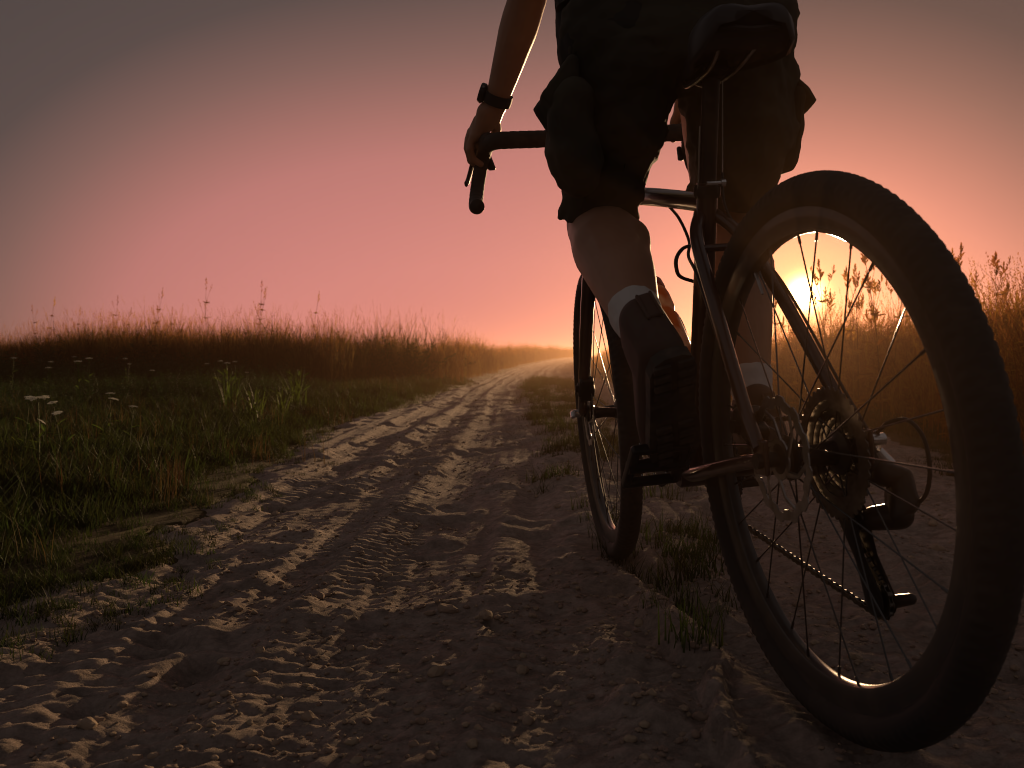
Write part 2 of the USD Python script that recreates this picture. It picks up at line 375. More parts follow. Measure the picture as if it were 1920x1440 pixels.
# ------------------------------------------------------------------ plants
def blade(h, w, lean, az, base=(0, 0), segs=3, curl=1.0):
    """A bent tapering grass blade as a thin ribbon."""
    t = np.linspace(0, 1, segs + 1); off = lean * t ** (1.6 * curl)
    dx, dy = math.cos(az), math.sin(az); sx, sy = -dy, dx
    ww = w * (1 - t ** 1.5) + .0004
    L = np.stack([base[0] + dx * off - sx * ww, base[1] + dy * off - sy * ww, h * t], -1)
    R = np.stack([base[0] + dx * off + sx * ww, base[1] + dy * off + sy * ww, h * t], -1)
    V = np.vstack([L, R]); n = segs + 1
    F = []
    for i in range(segs): F += [(i, n + i, n + i + 1), (i, n + i + 1, i + 1)]
    return V, F
def gather(parts):
    V, F, k = [], [], 0
    for v, f in parts: V.append(v); F.append(np.asarray(f) + k); k += len(v)
    return TM(np.vstack(V), np.vstack(F))
def leaf(base, d, up, length, width):
    """A pointed leaf, folded on its midrib."""
    d = np.asarray(d, float); d /= np.linalg.norm(d); s = np.cross(d, up); s /= max(np.linalg.norm(s), 1e-6); n = np.cross(s, d)
    b = np.asarray(base, float)
    V = np.array([b, b + d * length * .35 + s * width + n * width * .3, b + d * length * .4 - n * width * .15, b + d * length * .35 - s * width + n * width * .3,
                  b + d * length * .75 + s * width * .6 + n * width * .1 - np.array([0, 0, length * .05]), b + d * length * .75 - s * width * .6 + n * width * .1 - np.array([0, 0, length * .05]), b + d * length - np.array([0, 0, length * .16])])
    return V, [(0, 1, 2), (0, 2, 3), (1, 4, 2), (2, 5, 3), (2, 4, 6), (2, 6, 5)]
def grass_tuft(n, h, spread, r, lean=.5, w=.0022):
    ps = []
    for _ in range(n):
        hh = h * r.uniform(.45, 1.1); ps.append(blade(hh, w * r.uniform(.7, 1.3), hh * lean * r.uniform(.2, 1.4), r.uniform(0, 2 * PI), r.normal(0, spread, 2)))
    return gather(ps)
def herb(h, r, n=26):
    ps = []
    for _ in range(3 + int(r.integers(0, 3))):
        a, ln = r.uniform(0, 2 * PI), r.uniform(.05, .35) * h; b0 = r.normal(0, .05, 2); hh = h * r.uniform(.6, 1.05)
        ps.append(blade(hh, .0022, ln, a, b0))
        for t in np.linspace(.15, 1, n // 4):
            p = np.array([b0[0] + math.cos(a) * ln * t ** 1.6, b0[1] + math.sin(a) * ln * t ** 1.6, hh * t]); q = r.uniform(0, 2 * PI)
            ps.append(leaf(p, (math.cos(q), math.sin(q), r.uniform(0, .9)), (0, 0, 1), h * r.uniform(.10, .24) * (1.15 - .5 * t), h * r.uniform(.018, .04)))
    return gather(ps)
def plume(base, d, length, r, n=26, fat=.02):
    """A seed head: small husks around the top of a stalk."""
    ps = []; d = np.asarray(d, float) / np.linalg.norm(d)
    for i in range(n):
        t = (i + r.uniform(0, 1)) / n; q = r.uniform(0, 2 * PI); out = fat * math.sin(PI * min(1, .12 + t * .95)) * r.uniform(.5, 1.2)
        p = np.asarray(base) + d * length * t
        ps.append(leaf(p, (math.cos(q) * out / fat, math.sin(q) * out / fat, 1.1), (math.cos(q + 1.2), math.sin(q + 1.2), .2), fat * r.uniform(1.1, 2.0), fat * .22))
    return ps
def stalk_tuft(n, h, spread, r):
    """Tall dry grass: stalks with leaves and seed heads (stalk mesh, head mesh)."""
    st, hd = [], []
    for _ in range(n):
        hh, a = h * r.uniform(.62, 1.08), r.uniform(0, 2 * PI); ln = hh * r.uniform(.02, .28); b0 = r.normal(0, spread, 2)
        st.append(blade(hh, .0036, ln, a, b0, 4, 1.3))
        for t in r.uniform(.1, .75, 4):
            q = r.uniform(0, 2 * PI); L = r.uniform(.16, .42); f = blade(L * r.uniform(.55, 1.0), .0055, L * .6, q, (0, 0), 3)
            st.append((f[0] + [b0[0] + math.cos(a) * ln * t ** 2, b0[1] + math.sin(a) * ln * t ** 2, hh * t], f[1]))
        top = np.array([b0[0] + math.cos(a) * ln, b0[1] + math.sin(a) * ln, hh])
        if r.uniform() < .75: hd += plume(top - [0, 0, .02], (math.cos(a) * ln * 1.6, math.sin(a) * ln * 1.6, hh), r.uniform(.09, .2), r, 12, .013)
    return gather(st), gather(hd)

def instancer(name, protos, mats, pts, yaw, scl, which, label, category):
    """One stuff object: many copies of a few tufts."""
    pi = UsdGeom.PointInstancer.Define(stage, unique('/World', name)); path = str(pi.GetPath())
    rel = pi.CreatePrototypesRel()
    for i, pr in enumerate(protos):
        holder = UsdGeom.Xform.Define(stage, f'{path}/tuft_{i:03d}' if i else f'{path}/tuft')
        for k, (m, mt) in enumerate(zip(pr, mats)):
            usdkit.mesh(stage, str(holder.GetPath()) + ('/stalks', '/heads')[k], m, '/World/Looks/' + mt, smooth=False)
        rel.AddTarget(holder.GetPath())
    n = len(pts)
    pi.CreatePositionsAttr(Vt.Vec3fArray.FromNumpy(np.asarray(pts, np.float32)))
    pi.CreateProtoIndicesAttr(Vt.IntArray.FromNumpy(np.asarray(which, np.int32)))
    q = np.zeros((n, 4)); q[:, 0], q[:, 3] = np.cos(yaw / 2), np.sin(yaw / 2)
    pi.CreateOrientationsAttr(Vt.QuathArray([Gf.Quath(float(a), 0, 0, float(b)) for a, b in zip(q[:, 0], q[:, 3])]))
    pi.CreateScalesAttr(Vt.Vec3fArray.FromNumpy(np.asarray(scl, np.float32)))
    tag(pi.GetPrim(), label, category, kind='stuff')
def in_view(x, y, m=.12): return (np.abs(x) < (.58 + m) * np.maximum(y, 0) + 1.2)
def scatter(n, xr, yr, keep, r, power=1.0):
    y = yr[0] * (yr[1] / yr[0]) ** (r.uniform(0, 1, n) ** power)           # denser near the camera
    x = r.uniform(xr[0], xr[1], n)
    if callable(keep): k = r.uniform(0, 1, n) < keep(x, y); x, y = x[k], y[k]
    return x, y

r = np.random.default_rng(11)
# short turf on both verges and in the strip between the tracks
protos = [(grass_tuft(26, .085, .035, r, .7),) for _ in range(4)] + [(grass_tuft(22, .13, .03, r, .55),) for _ in range(2)]
x, y = scatter(60000, (-1, 1), (.75, 24), None, r); x = x * (.66 * y + 1.3); s = x - bend(y)
sd = np.maximum(left_edge(y) - s, s - right_edge(y))
k = (r.uniform(0, 1, len(x)) < sstep(-.28, .42, sd + .55 * nz(x, y, 2.5, 74) + .35 * nz(x, y, 8, 75)) * (.35 + .65 * sstep(-.10, .06, nz(x, y, 1.6, 76)))) & (s < 6) & (sd > -.4)
x, y = x[k], y[k]
n = len(x); which = np.where(r.uniform(0, 1, n) < .8, r.integers(0, 4, n), r.integers(4, 6, n))
sc = (r.uniform(.6, 1.25, n) * (1 + y / 22))[:, None] * np.array([1.15, 1.15, .85]) * np.clip(.35 + 1.2 * np.abs(x - bend(y) + 1.02 * (x < 0) - 2.3 * (x > .8)) / .8, .45, 1)[:, None]
instancer('short_grass', protos, ('short_grass',), np.stack([x, y, np.where(road_mask(x, y) > .5, road_z(x, y), verge_z(x, y)) - .005], -1), r.uniform(0, 2 * PI, n), sc * np.clip(.62 + .9 * np.maximum(left_edge(y) - (x - bend(y)), x - bend(y) - right_edge(y)), .38, 1.0)[:, None], which, 'short green turf on the verges of the sandy track', 'grass')
x, y = scatter(15000, (-.6, 2.4), (1.35, 26), None, r)
k = r.uniform(0, 1, len(x)) < strip_mask(x + bend(y), y) * road_mask(x + bend(y), y) * np.clip(.10 + y / 14, 0, .9) * (.10 + 1.3 * sstep(-.02, .16, nz(x, y, 2.6, 71)))
x, y = x[k] + bend(y[k]), y[k]; n = len(x)
instancer('strip_grass', protos, ('short_grass',), np.stack([x, y, road_z(x, y) - .006], -1), r.uniform(0, 2 * PI, n), (r.uniform(.22, .62, n) * (1 + y / 14))[:, None] * np.ones(3), r.integers(0, 6, n), 'sparse grass growing on the strip between the two wheel tracks', 'grass')
# dry stems among the green
dry = [(gather([blade(.26 * r.uniform(.4, 1.1), .0016, .1 * r.uniform(.2, 1.4), r.uniform(0, 2 * PI), r.normal(0, .05, 2), 3) for _ in range(9)]),) for _ in range(4)]
x, y = scatter(8000, (-1, 1), (1.0, 20), None, r); x = x * (.66 * y + 1.3); s = x - bend(y); sd = np.maximum(left_edge(y) - s, s - right_edge(y))
k = (r.uniform(0, 1, len(x)) < sstep(-.12, .3, sd + .5 * nz(x, y, 2.5, 74)) * sstep(-.05, .2, nz(x, y, 1.9, 78))) & (s < 6); x, y = x[k], y[k]; n = len(x)
instancer('dry_stems', dry, ('dry_bit',), np.stack([x, y, np.where(road_mask(x, y) > .5, road_z(x, y), verge_z(x, y)) - .004], -1), r.uniform(0, 2 * PI, n), (r.uniform(.25, .62, n) * (1 + y / 20))[:, None] * np.ones(3), r.integers(0, 4, n), 'thin dry stems scattered through the turf of the verges', 'grass')
# green herbs of the meadow on the left
herbs = [(herb(.46, r, 40),) for _ in range(4)] + [(grass_tuft(30, .38, .05, r, .45, .003),) for _ in range(3)]
def meadow_front(y): return np.interp(y, [2.5, 4, 6, 9, 14, 20], [-2.3, -1.75, -1.9, -2.3, -2.6, -2.9])
x, y = scatter(15000, (-1, 0), (3.1, 34), None, r); x = x * (.66 * y + 1.6)
k = (x < meadow_front(y) + .5 * nz(x, y, .8, 81)) & (r.uniform(0, 1, len(x)) < .25 + sstep(3.5, 6.5, y))
x, y = x[k], y[k]; n = len(x)
sc = (r.uniform(.5, 1.15, n) * np.clip(.45 + (meadow_front(y) - x) * .45, .45, 1.0) * (.25 + np.minimum(y, 11) / 18) * (.66 + .5 * sstep(-.12, .2, nz(x, y, .45, 83))))[:, None] * np.ones(3)
instancer('meadow_plants', herbs, ('meadow_leaf',), np.stack([x, y, verge_z(x, y) - .01], -1), r.uniform(0, 2 * PI, n), sc, r.integers(0, 7, n), 'low leafy green plants filling the meadow left of the track', 'meadow')
# tall dry grass standing along the skyline
tall = [stalk_tuft(13, 1.15, .12, r) for _ in range(6)]
def hedge_front(x): return np.interp(-x, [1.5, 2.6, 3.2, 6, 12, 26, 40], [38, 22, 15.5, 16.5, 20, 29, 36])
x = r.uniform(-60, -1.6, 16000); y = hedge_front(x) + r.exponential(5.5, len(x)) + .8 * nz(x, 0 * x, .5, 91)
s = x - bend(y); k = (s < left_edge(y) - .35) & in_view(x, y, .2); x, y = x[k][:5200], y[k][:5200]
x2 = r.uniform(-9, 0, 2600); y2 = r.uniform(20, 125, 2600); x2 = bend(y2) + left_edge(y2) - .4 + x2 * r.uniform(0, 1, 2600)
x, y = np.r_[x, x2], np.r_[y, y2]; n = len(x)
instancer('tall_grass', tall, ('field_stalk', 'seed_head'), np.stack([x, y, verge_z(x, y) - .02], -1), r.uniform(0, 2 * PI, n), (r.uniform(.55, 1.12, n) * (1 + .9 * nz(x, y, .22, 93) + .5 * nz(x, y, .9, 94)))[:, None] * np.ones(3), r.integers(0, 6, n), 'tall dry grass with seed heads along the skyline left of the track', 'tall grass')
# tall weeds on the right of the track
def weed_front(y): return np.interp(y, [2.6, 3.2, 4, 6.7, 9, 14, 30, 60], [2.15, 2.1, 2.35, 2.95, 3.2, 3.2, 3.2, 3.2])
y = 2.8 * (110 / 2.8) ** r.uniform(0, 1, 6200); x = weed_front(y) + bend(y) + r.exponential(1.0, len(y)) * (1 + y / 9)
k = in_view(x, y, .3); x, y = x[k], y[k]; n = len(x)
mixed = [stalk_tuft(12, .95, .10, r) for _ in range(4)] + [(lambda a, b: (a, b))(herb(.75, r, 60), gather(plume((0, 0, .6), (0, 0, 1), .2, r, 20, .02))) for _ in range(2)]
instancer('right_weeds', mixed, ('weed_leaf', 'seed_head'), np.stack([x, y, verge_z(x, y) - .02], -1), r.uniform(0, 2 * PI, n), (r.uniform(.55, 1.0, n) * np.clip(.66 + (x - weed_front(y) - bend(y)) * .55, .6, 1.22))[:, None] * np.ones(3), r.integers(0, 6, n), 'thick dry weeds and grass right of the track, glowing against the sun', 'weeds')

# single plants one can point to
def tall_weed(name, h, r, label, group, matrix, fat=.03, mt='dry_stalk'):
    t = thing(name, label, 'weed', matrix, group)
    a = r.uniform(0, 2 * PI); ln = h * .10
    path = [(math.cos(a) * ln * q ** 2, math.sin(a) * ln * q ** 2, h * q) for q in np.linspace(0, 1, 7)]
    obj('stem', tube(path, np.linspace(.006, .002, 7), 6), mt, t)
    for i in range(6):                                          # side branches that each carry a plume
        q = r.uniform(.5, .95); az = r.uniform(0, 2 * PI); b = np.array(path[int(q * 6)]); d = np.array([math.cos(az) * .35, math.sin(az) * .35, 1.])
        e = b + d * h * r.uniform(.09, .17)
        hm = gather(plume(e - d * .01, d, h * .09, r, 14, fat * .8))
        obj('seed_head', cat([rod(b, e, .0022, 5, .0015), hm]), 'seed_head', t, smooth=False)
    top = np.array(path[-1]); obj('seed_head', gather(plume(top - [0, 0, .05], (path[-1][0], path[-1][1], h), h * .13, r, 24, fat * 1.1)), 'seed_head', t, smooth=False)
    for i in range(22):
        q = r.uniform(.12, .97); b = np.array(path[int(q * 6)]); az = r.uniform(0, 2 * PI); L = r.uniform(.10, .2) * (1.1 - .62 * q)
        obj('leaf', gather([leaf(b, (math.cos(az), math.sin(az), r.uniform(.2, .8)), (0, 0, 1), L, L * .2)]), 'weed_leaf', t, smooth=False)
    return t
def at(x, y, dz=0.): return float(x), float(y), float(verge_z(np.array([x]), np.array([y]))[0] + dz)
r = np.random.default_rng(23)
ORD = ['leftmost', 'second', 'third', 'fourth', 'fifth', 'sixth', 'seventh', 'eighth', 'ninth', 'tenth', 'eleventh', 'twelfth', 'thirteenth', 'fourteenth', 'fifteenth', 'sixteenth', 'seventeenth', 'eighteenth', 'nineteenth', 'twentieth']
def nth(i): return ORD[i] if i == 0 else ORD[i] + ' from the left'
GW = 'tall seed-headed weeds right of the track'
spots = [(2.60, 6.7, .88), (2.20, 7.3, .78), (2.75, 7.0, .92), (3.2, 6.6, .95), (2.9, 6.9, .85), (3.00, 6.3, 1.0), (2.72, 6.5, 1.0), (2.50, 7.0, .93), (2.62, 7.4, .80), (2.46, 7.6, .72), (3.35, 6.1, .86), (3.55, 6.0, .78), (3.10, 7.2, 1.0), (2.85, 5.9, .83), (3.3, 5.5, .74), (3.12, 5.2, .66), (3.62, 6.9, .8), (2.36, 8.6, .72), (2.3, 9.4, .62), (3.0, 5.0, .58)]
spots.sort(key=lambda q: q[0] / q[1])
wsrc = None
for i, (x, y, h) in enumerate(spots):
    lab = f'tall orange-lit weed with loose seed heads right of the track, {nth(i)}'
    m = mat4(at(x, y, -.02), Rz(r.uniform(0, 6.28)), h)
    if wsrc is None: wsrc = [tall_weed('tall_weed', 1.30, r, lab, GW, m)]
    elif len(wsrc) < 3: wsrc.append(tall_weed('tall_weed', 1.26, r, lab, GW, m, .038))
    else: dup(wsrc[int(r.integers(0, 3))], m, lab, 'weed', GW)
GS = 'single tall stalks above the skyline left of the track'
spots = [(-r.uniform(3.2, 17), r.uniform(.2, 3), r.uniform(.66, .98)) for _ in range(18)]
spots = sorted([(x, float(hedge_front(np.array([x]))[0]) + dy, h) for x, dy, h in spots], key=lambda q: q[0] / q[1])
ssrc = None
for i, (x, y, h) in enumerate(spots):
    lab = f'single tall stalk rising above the dry grass on the left skyline, {nth(i)}'
    m = mat4(at(x, y, -.02), Rz(r.uniform(0, 6.28)), h * (1 + y / 170))
    if ssrc is None: ssrc = tall_weed('tall_stalk', 1.75, r, lab, GS, m, .026)
    else: dup(ssrc, m, lab, 'weed', GS)
# white wildflowers
GF = 'white wildflowers in the meadow left of the track'; LF = 'small white wildflower on a thin green stem in the left meadow'
def wildflower(matrix):
    t = thing('wildflower', LF, 'wildflower', matrix, GF)
    obj('stem', tube([(0, 0, 0), (.01, 0, .15), (.018, .006, .30)], [.0022, .0018, .0014], 5), 'bright_leaf', t)
    ps = []
    for k in range(34):
        a, d = k * 2.399963, .022 * math.sqrt((k + .5) / 34); c = np.array([.018 + math.cos(a) * d, .006 + math.sin(a) * d, .318 - d * d * 7 + r.uniform(-.002, .003)])
        for q in range(4):
            f = a + q * PI / 2; v = np.array([math.cos(f), math.sin(f), .25]); ps.append((np.array([c, c + v * .0048 + np.array([-v[1], v[0], 0]) * .0026, c + v * .0048 - np.array([-v[1], v[0], 0]) * .0026]), [(0, 1, 2)]))
        ps.append(blade(.001, .0004, .001, a)) if False else None
    ps = [q for q in ps if q is not None]
    rays = cat([rod((.018, .006, .298), (.018 + math.cos(k) * .014, .006 + math.sin(k) * .014, .314), .0007, 4) for k in np.linspace(0, 2 * PI, 9)[:-1]])
    obj('flower_head', gather(ps), 'white_petal', t, smooth=False); obj('flower_rays', rays, 'bright_leaf', t)
    for z, a in ((.06, .3), (.11, 2.4), (.16, 4.4), (.2, 1.2)):
        obj('leaf', gather([leaf((.01, 0, z), (math.cos(a), math.sin(a), .5), (0, 0, 1), .07, .008)]), 'bright_leaf', t, smooth=False)
    return t
def on_ground(px, py):                                         # the point of the ground seen at a pixel of the photograph, used to place plants
    a, b = (px - 960) / FPX, (720 - py) / FPX
    dy, dz = math.cos(PITCH) + math.sin(PITCH) * b, -math.sin(PITCH) + math.cos(PITCH) * b
    t = (.05 - CAM_H) / dz
    return a * t, dy * t
fl = None
for i in range(64):
    px, py = r.normal(262, 85), r.normal(925, 38)
    if not (30 < px < 450 and 845 < py < 1010): continue
    x, y = on_ground(px, py)
    if x > meadow_front(y) + .25: x = meadow_front(y) + r.uniform(-.5, .2)
    m = mat4(at(x, y, -.01), Rz(r.uniform(0, 6.28)) @ Rx(r.normal(-.05, .22)), r.uniform(.62, .98))
    if fl is None: fl = wildflower(m)
    else: dup(fl, m, LF, 'wildflower', GF)
for i in range(18):
    x, y = -r.uniform(2.6, 5.5), r.uniform(6, 11)
    dup(fl, mat4(at(x, y, .02), Rz(r.uniform(0, 6.28)), r.uniform(1.0, 1.4)), LF, 'wildflower', GF)
# bright green tufts and low bushes
def leafy_plant(name, label, category, h, nn, mt, matrix, stems=True):
    t = thing(name, label, category, matrix)
    bl = [blade(h * r.uniform(.55, 1.05), .006, h * r.uniform(.1, .5), r.uniform(0, 2 * PI), r.normal(0, .03, 2), 4) for _ in range(nn)]
    obj('leaves', gather(bl), mt, t, smooth=False)
    obj('stem', cat([tube([(0, 0, 0), (.02 * math.cos(a), .02 * math.sin(a), h * .4), (.07 * math.cos(a), .07 * math.sin(a), h * .95)], [.004, .003, .0015], 5) for a in (0, 2, 4)]), mt, t)
    for a in range(6):
        b = (.05 * math.cos(a), .05 * math.sin(a), h * r.uniform(.4, .9)); obj('leaf', gather([leaf(b, (math.cos(a), math.sin(a), .8), (0, 0, 1), h * .28, h * .035)]), mt, t, smooth=False)
    return t
for px, py, h, lab in ((430, 775, .30, 'bright green grass clump, brightest in the left meadow'), (478, 790, .24, 'small bright green clump right of the white wildflowers'),
                       (530, 780, .22, 'rightmost bright green clump in the left meadow, near the track'), (560, 765, .28, 'thin bright green clump behind the others, nearest the dark dry grass')):
    x, y = on_ground(px, py); leafy_plant('green_clump', lab, 'grass clump', h * y / 5.2, 26, 'bright_leaf', mat4(at(x, y, -.01), Rz(px)))
for x, y, h, lab in ((2.95, 4.75, .62, 'dark green leafy plant at the right edge beside the rear tyre'), (2.75, 4.3, .40, 'low green plant at the foot of the weeds by the right track')):
    leafy_plant('leafy_plant', lab, 'plant', h, 34, 'meadow_leaf', mat4(at(x, y, -.02)))
def bush(x, y, h, w, seed, label):
    q = np.random.default_rng(seed); t = thing('roadside_bush', label, 'bush', mat4(at(x, y, -.03)))
    st, lf = [], []
    for _ in range(22):
        a, ln = q.uniform(0, 2 * PI), w * q.uniform(.1, 1.0); hh = h * q.uniform(.55, 1.05) * (1 - .35 * ln / w); b0 = q.normal(0, w * .2, 2)
        st.append(tube([(b0[0] + math.cos(a) * ln * u ** 1.5, b0[1] + math.sin(a) * ln * u ** 1.5, hh * u) for u in (0, .33, .66, 1)], [.007, .005, .004, .002], 5))
        for u in np.linspace(.18, 1, 20):
            for _k in range(3):
                az = q.uniform(0, 2 * PI); p = np.array([b0[0] + math.cos(a) * ln * u ** 1.5, b0[1] + math.sin(a) * ln * u ** 1.5, hh * u]) + q.normal(0, .025, 3)
                lf.append(leaf(p, (math.cos(az), math.sin(az), q.uniform(-.3, .9)), (0, 0, 1), h * q.uniform(.06, .13), h * q.uniform(.012, .026)))
    obj('branches', cat(st), 'dry_stalk', t); obj('leaves', gather(lf), 'meadow_leaf', t, smooth=False)
for i, (x, y, h, w, lab) in enumerate(((-2.15, 19.5, 1.05, .75, 'dark green bush nearest the track, at the end of the dry grass'), (-2.9, 18.2, 1.0, .8, 'dark bush second nearest the track, in front of the dry grass'), (-3.7, 16.8, .85, .7, 'broad low bush in front of the dry grass, middle of the dark row'),
                                       (-1.95, 24.0, 1.0, .8, 'small far bush beside the track where it narrows'), (-6.4, 15.6, .8, .7, 'low dark bush standing apart on the left, before the dry grass'), (-9.6, 18.5, .95, .7, 'dark bush at the far left in front of the skyline grass'))):
    bush(x, y, h, w, 300 + i, lab)
# loose clods on the track: nobody could count them
cl = []
for k in range(5):
    q = trimesh.creation.icosphere(1, .012); q = TM(np.asarray(q.vertices) * [1, .8, .55], q.faces); cl.append((bent(q, .014, 70, k),))
x, y = scatter(22000, (-1, 2.6), (.7, 12), None, r); k = (road_mask(x, y) > .8) & (nz(x, y, 1.3, 99) + .5 * nz(x, y, 6, 98) > -.05); x, y = x[k], y[k]; n = len(x)
instancer('sand_clods', cl, ('sand_clod',), np.stack([x, y, road_z(x, y) + .001], -1), r.uniform(0, 2 * PI, n), (np.exp(r.normal(-1.15, .50, n)))[:, None] * np.ones(3), r.integers(0, 5, n), 'small loose clods of dry sand on the track', 'clods')

# ------------------------------------------------------------------ the bicycle. Local frame: x forward, y left, z up, origin where the rear tyre touches
PSI, LEAN = 0.162026, 0.084855
BIKE = mat4((CON[0], CON[1], .004), Rz(PI / 2 + PSI) @ Rx(-LEAN))
bike = thing('bicycle', 'dark gravel bicycle with drop handlebar, ridden away along the sandy track', 'bicycle', BIKE)
WR, L0 = .354, 1.03                                            # tyre radius, wheelbase
STEER = -0.1046

def tyre_mesh():
    R0, rt, nu, nv = .331, .0225, 840, 26
    u, v = np.arange(nu) / nu, np.arange(nv) / nv
    U, V = np.meshgrid(u, v, indexing='ij')
    ph = V * 2 * PI; off = np.where(ph > PI, ph - 2 * PI, ph)                # 0 at the crown of the tread
    k = 140; row = np.floor(U * k); f = U * k - row
    cen = (np.abs(off) < .62) & (((f < .62) & (np.abs(off) < .26)) | ((np.abs((f + .5) % 1 - .3) < .3) & (np.abs(off) > .30)))
    sh = (np.abs(off) > .78) & (np.abs(off) < 1.28) & (((f + .25 * (off > 0)) % 1) < .55)
    hgt = np.where(cen, .0009, 0) + np.where(sh, .0013, 0)
    rr = rt + hgt - .0008 * np.cos(2 * off) * (np.abs(off) > 1.2)
    A = U * 2 * PI
    P_ = np.stack([(R0 + rr * np.cos(ph)) * np.cos(A), rr * np.sin(ph), (R0 + rr * np.cos(ph)) * np.sin(A)], -1).reshape(-1, 3)
    i = np.arange(nu * nv).reshape(nu, nv); i2, i3 = np.roll(i, -1, 0), np.roll(i, -1, 1); i4 = np.roll(i2, -1, 1)
    F = np.vstack([np.stack([i, i3, i4], -1).reshape(-1, 3), np.stack([i, i4, i2], -1).reshape(-1, 3)])
    return TM(P_, F[:, ::-1])
def rim_mesh():
    prof = [(.315, -.0125), (.318, -.0135), (.318, -.0115), (.312, -.010), (.309, 0), (.312, .010), (.318, .0115), (.318, .0135), (.315, .0125),
            (.306, .0132), (.297, .0125), (.288, .0108), (.2835, .0085), (.2815, .005), (.2808, 0), (.2815, -.005), (.2835, -.0085), (.288, -.0108), (.297, -.0125), (.306, -.0132)]
    return lathe(prof, 144, close=True)
def wheel(name, loc, steer, hub_prof, fl, fr, rf, n=28, phase=0.):
    w = thing(name, None, None, mat4(loc, Rz(steer)), parent=bike)
    obj('tyre', tyre_mesh(), 'tyre_rubber', w, smooth=True); obj('rim', rim_mesh(), 'rim_paint', w, smooth=30)
    obj('hub', lathe(hub_prof, 28), 'black_metal', w)
    for i in range(n):
        a = 2 * PI * (i + .5) / n + phase; side = fl if i % 2 else fr
        h = a + (.62 if (i // 2) % 2 else -.62)
        p0 = (rf * math.cos(h), side, rf * math.sin(h)); p1 = (.284 * math.cos(a), .004 * np.sign(side), .284 * math.sin(a))
        d = np.array(p1) - p0; q = np.array(p1) - d / np.linalg.norm(d) * .013
        obj('spoke', cat([rod(p0, q, .0011, 6), rod(q, p1, .0019, 6)]), 'spoke_steel', w)
    obj('valve', rod((.284 * math.cos(1.0 + phase), 0, .284 * math.sin(1.0 + phase)), (.245 * math.cos(1.0 + phase), 0, .245 * math.sin(1.0 + phase)), .0028, 8, .002), 'steel', w)
    return w
rear_hub = [(0, -.068), (.010, -.068), (.010, -.052), (.024, -.036), (.029, -.034), (.029, -.030), (.017, -.024), (.0135, 0), (.016, .026), (.028, .033), (.029, .038), (.022, .041), (.020, .05), (.010, .054), (.010, .068), (0, .068)]
front_hub = [(0, -.050), (.009, -.050), (.009, -.044), (.024, -.036), (.026, -.032), (.016, -.026), (.0125, 0), (.015, .020), (.027, .026), (.027, .030), (.022, .034), (.020, .042), (.009, .046), (.009, .050), (0, .050)]
wheel('rear_wheel', (0, 0, WR), 0, rear_hub, .035, -.032, .0265, phase=.07)
wheel('front_wheel', (L0, 0, WR), STEER, front_hub, .028, -.034, .024, phase=.02)

# frame
BB = np.array([.425, 0, .28])
obj('head_tube', tube([(.856, 0, .712), (.853, 0, .722), (.806, 0, .862), (.803, 0, .871)], [.0235, .0225, .022, .0235], 24), 'frame_paint', bike)
obj('top_tube', tube(spline([(.812, 0, .836), (.55, 0, .785), (.290, 0, .727)], 6), np.linspace(.0185, .0155, 13), 20), 'frame_paint', bike)
obj('down_tube', tube(spline([(.842, 0, .745), (.64, 0, .530), (.425, 0, .288)], 6), np.linspace(.0225, .024, 13), 20), 'frame_paint', bike)
obj('seat_tube', tube([BB, (.283, 0, .758)], [.0185, .0165], 24), 'frame_paint', bike)
obj('bottom_bracket', lathe([(0, -.036), (.021, -.036), (.0235, -.033), (.0235, .033), (.021, .036), (0, .036)], 28, loc=BB), 'frame_paint', bike)
for s in (1, -1):
    obj('seat_stay', tube(spline([(.296, s * .012, .712), (.255, s * .036, .668), (.17, s * .052, .57), (.06, s * .066, .425), (.008, s * .0715, .368)], 6), np.interp(np.linspace(0, 1, 25), [0, .3, 1], [.0095, .0105, .0085]), 14), 'frame_paint', bike)
    obj('chain_stay', tube(spline([(.415, s * .022, .283), (.345, s * .036, .290), (.2, s * .056, .318), (.06, s * .068, .345), (.006, s * .0715, .353)], 6), np.interp(np.linspace(0, 1, 25), [0, .3, 1], [.0125, .0125, .009]), 14), 'frame_paint', bike)
    obj('dropout', rbox((.034, .007, .046), .003, (.004, s * .0715, .358)), 'frame_paint', bike)
obj('stay_bridge', rod((.235, -.042, .650), (.235, .042, .650), .006, 10), 'frame_paint', bike)
obj('seat_clamp', lathe([(.0168, -.009), (.0205, -.009), (.0215, -.004), (.0215, .004), (.0205, .009), (.0168, .009)], 24, 'z'), 'black_metal', bike)
sc_ = stage.GetPrimAtPath(str(bike.GetPath()) + '/seat_clamp'); ax = np.array([.283, 0, .758]) - BB; ax /= np.linalg.norm(ax)
def align(d):                                                     # rotation that takes z to d
    d = np.asarray(d, float) / np.linalg.norm(d); x = np.cross((0, 1, 0), d); x /= np.linalg.norm(x); return np.stack([x, np.cross(d, x), d], 1)
UsdGeom.Xformable(sc_).AddTransformOp().Set(Gf.Matrix4d(mat4(BB + ax * .485, align(ax)).T.tolist()))
obj('clamp_bolt', cat([rod((.258, -.014, .752), (.258, .012, .752), .0035, 8), rod((.258, -.018, .752), (.258, -.011, .752), .006, 10)]), 'bright_alloy', bike)
obj('seat_post', tube([BB + ax * .42, BB + ax * .655], [.0136, .0136], 24), 'black_metal', bike)
obj('seat_post_head', cat([rbox((.05, .036, .016), .004, BB + ax * .665, Ry(.05)), rbox((.042, .044, .010), .003, BB + ax * .680, Ry(.02)), rod(BB + ax * .657 + [-.018, 0, 0], BB + ax * .69 + [-.020, 0, .01], .0035, 8), rod(BB + ax * .657 + [.018, 0, 0], BB + ax * .69 + [.020, 0, .01], .0035, 8)]), 'black_metal', bike)
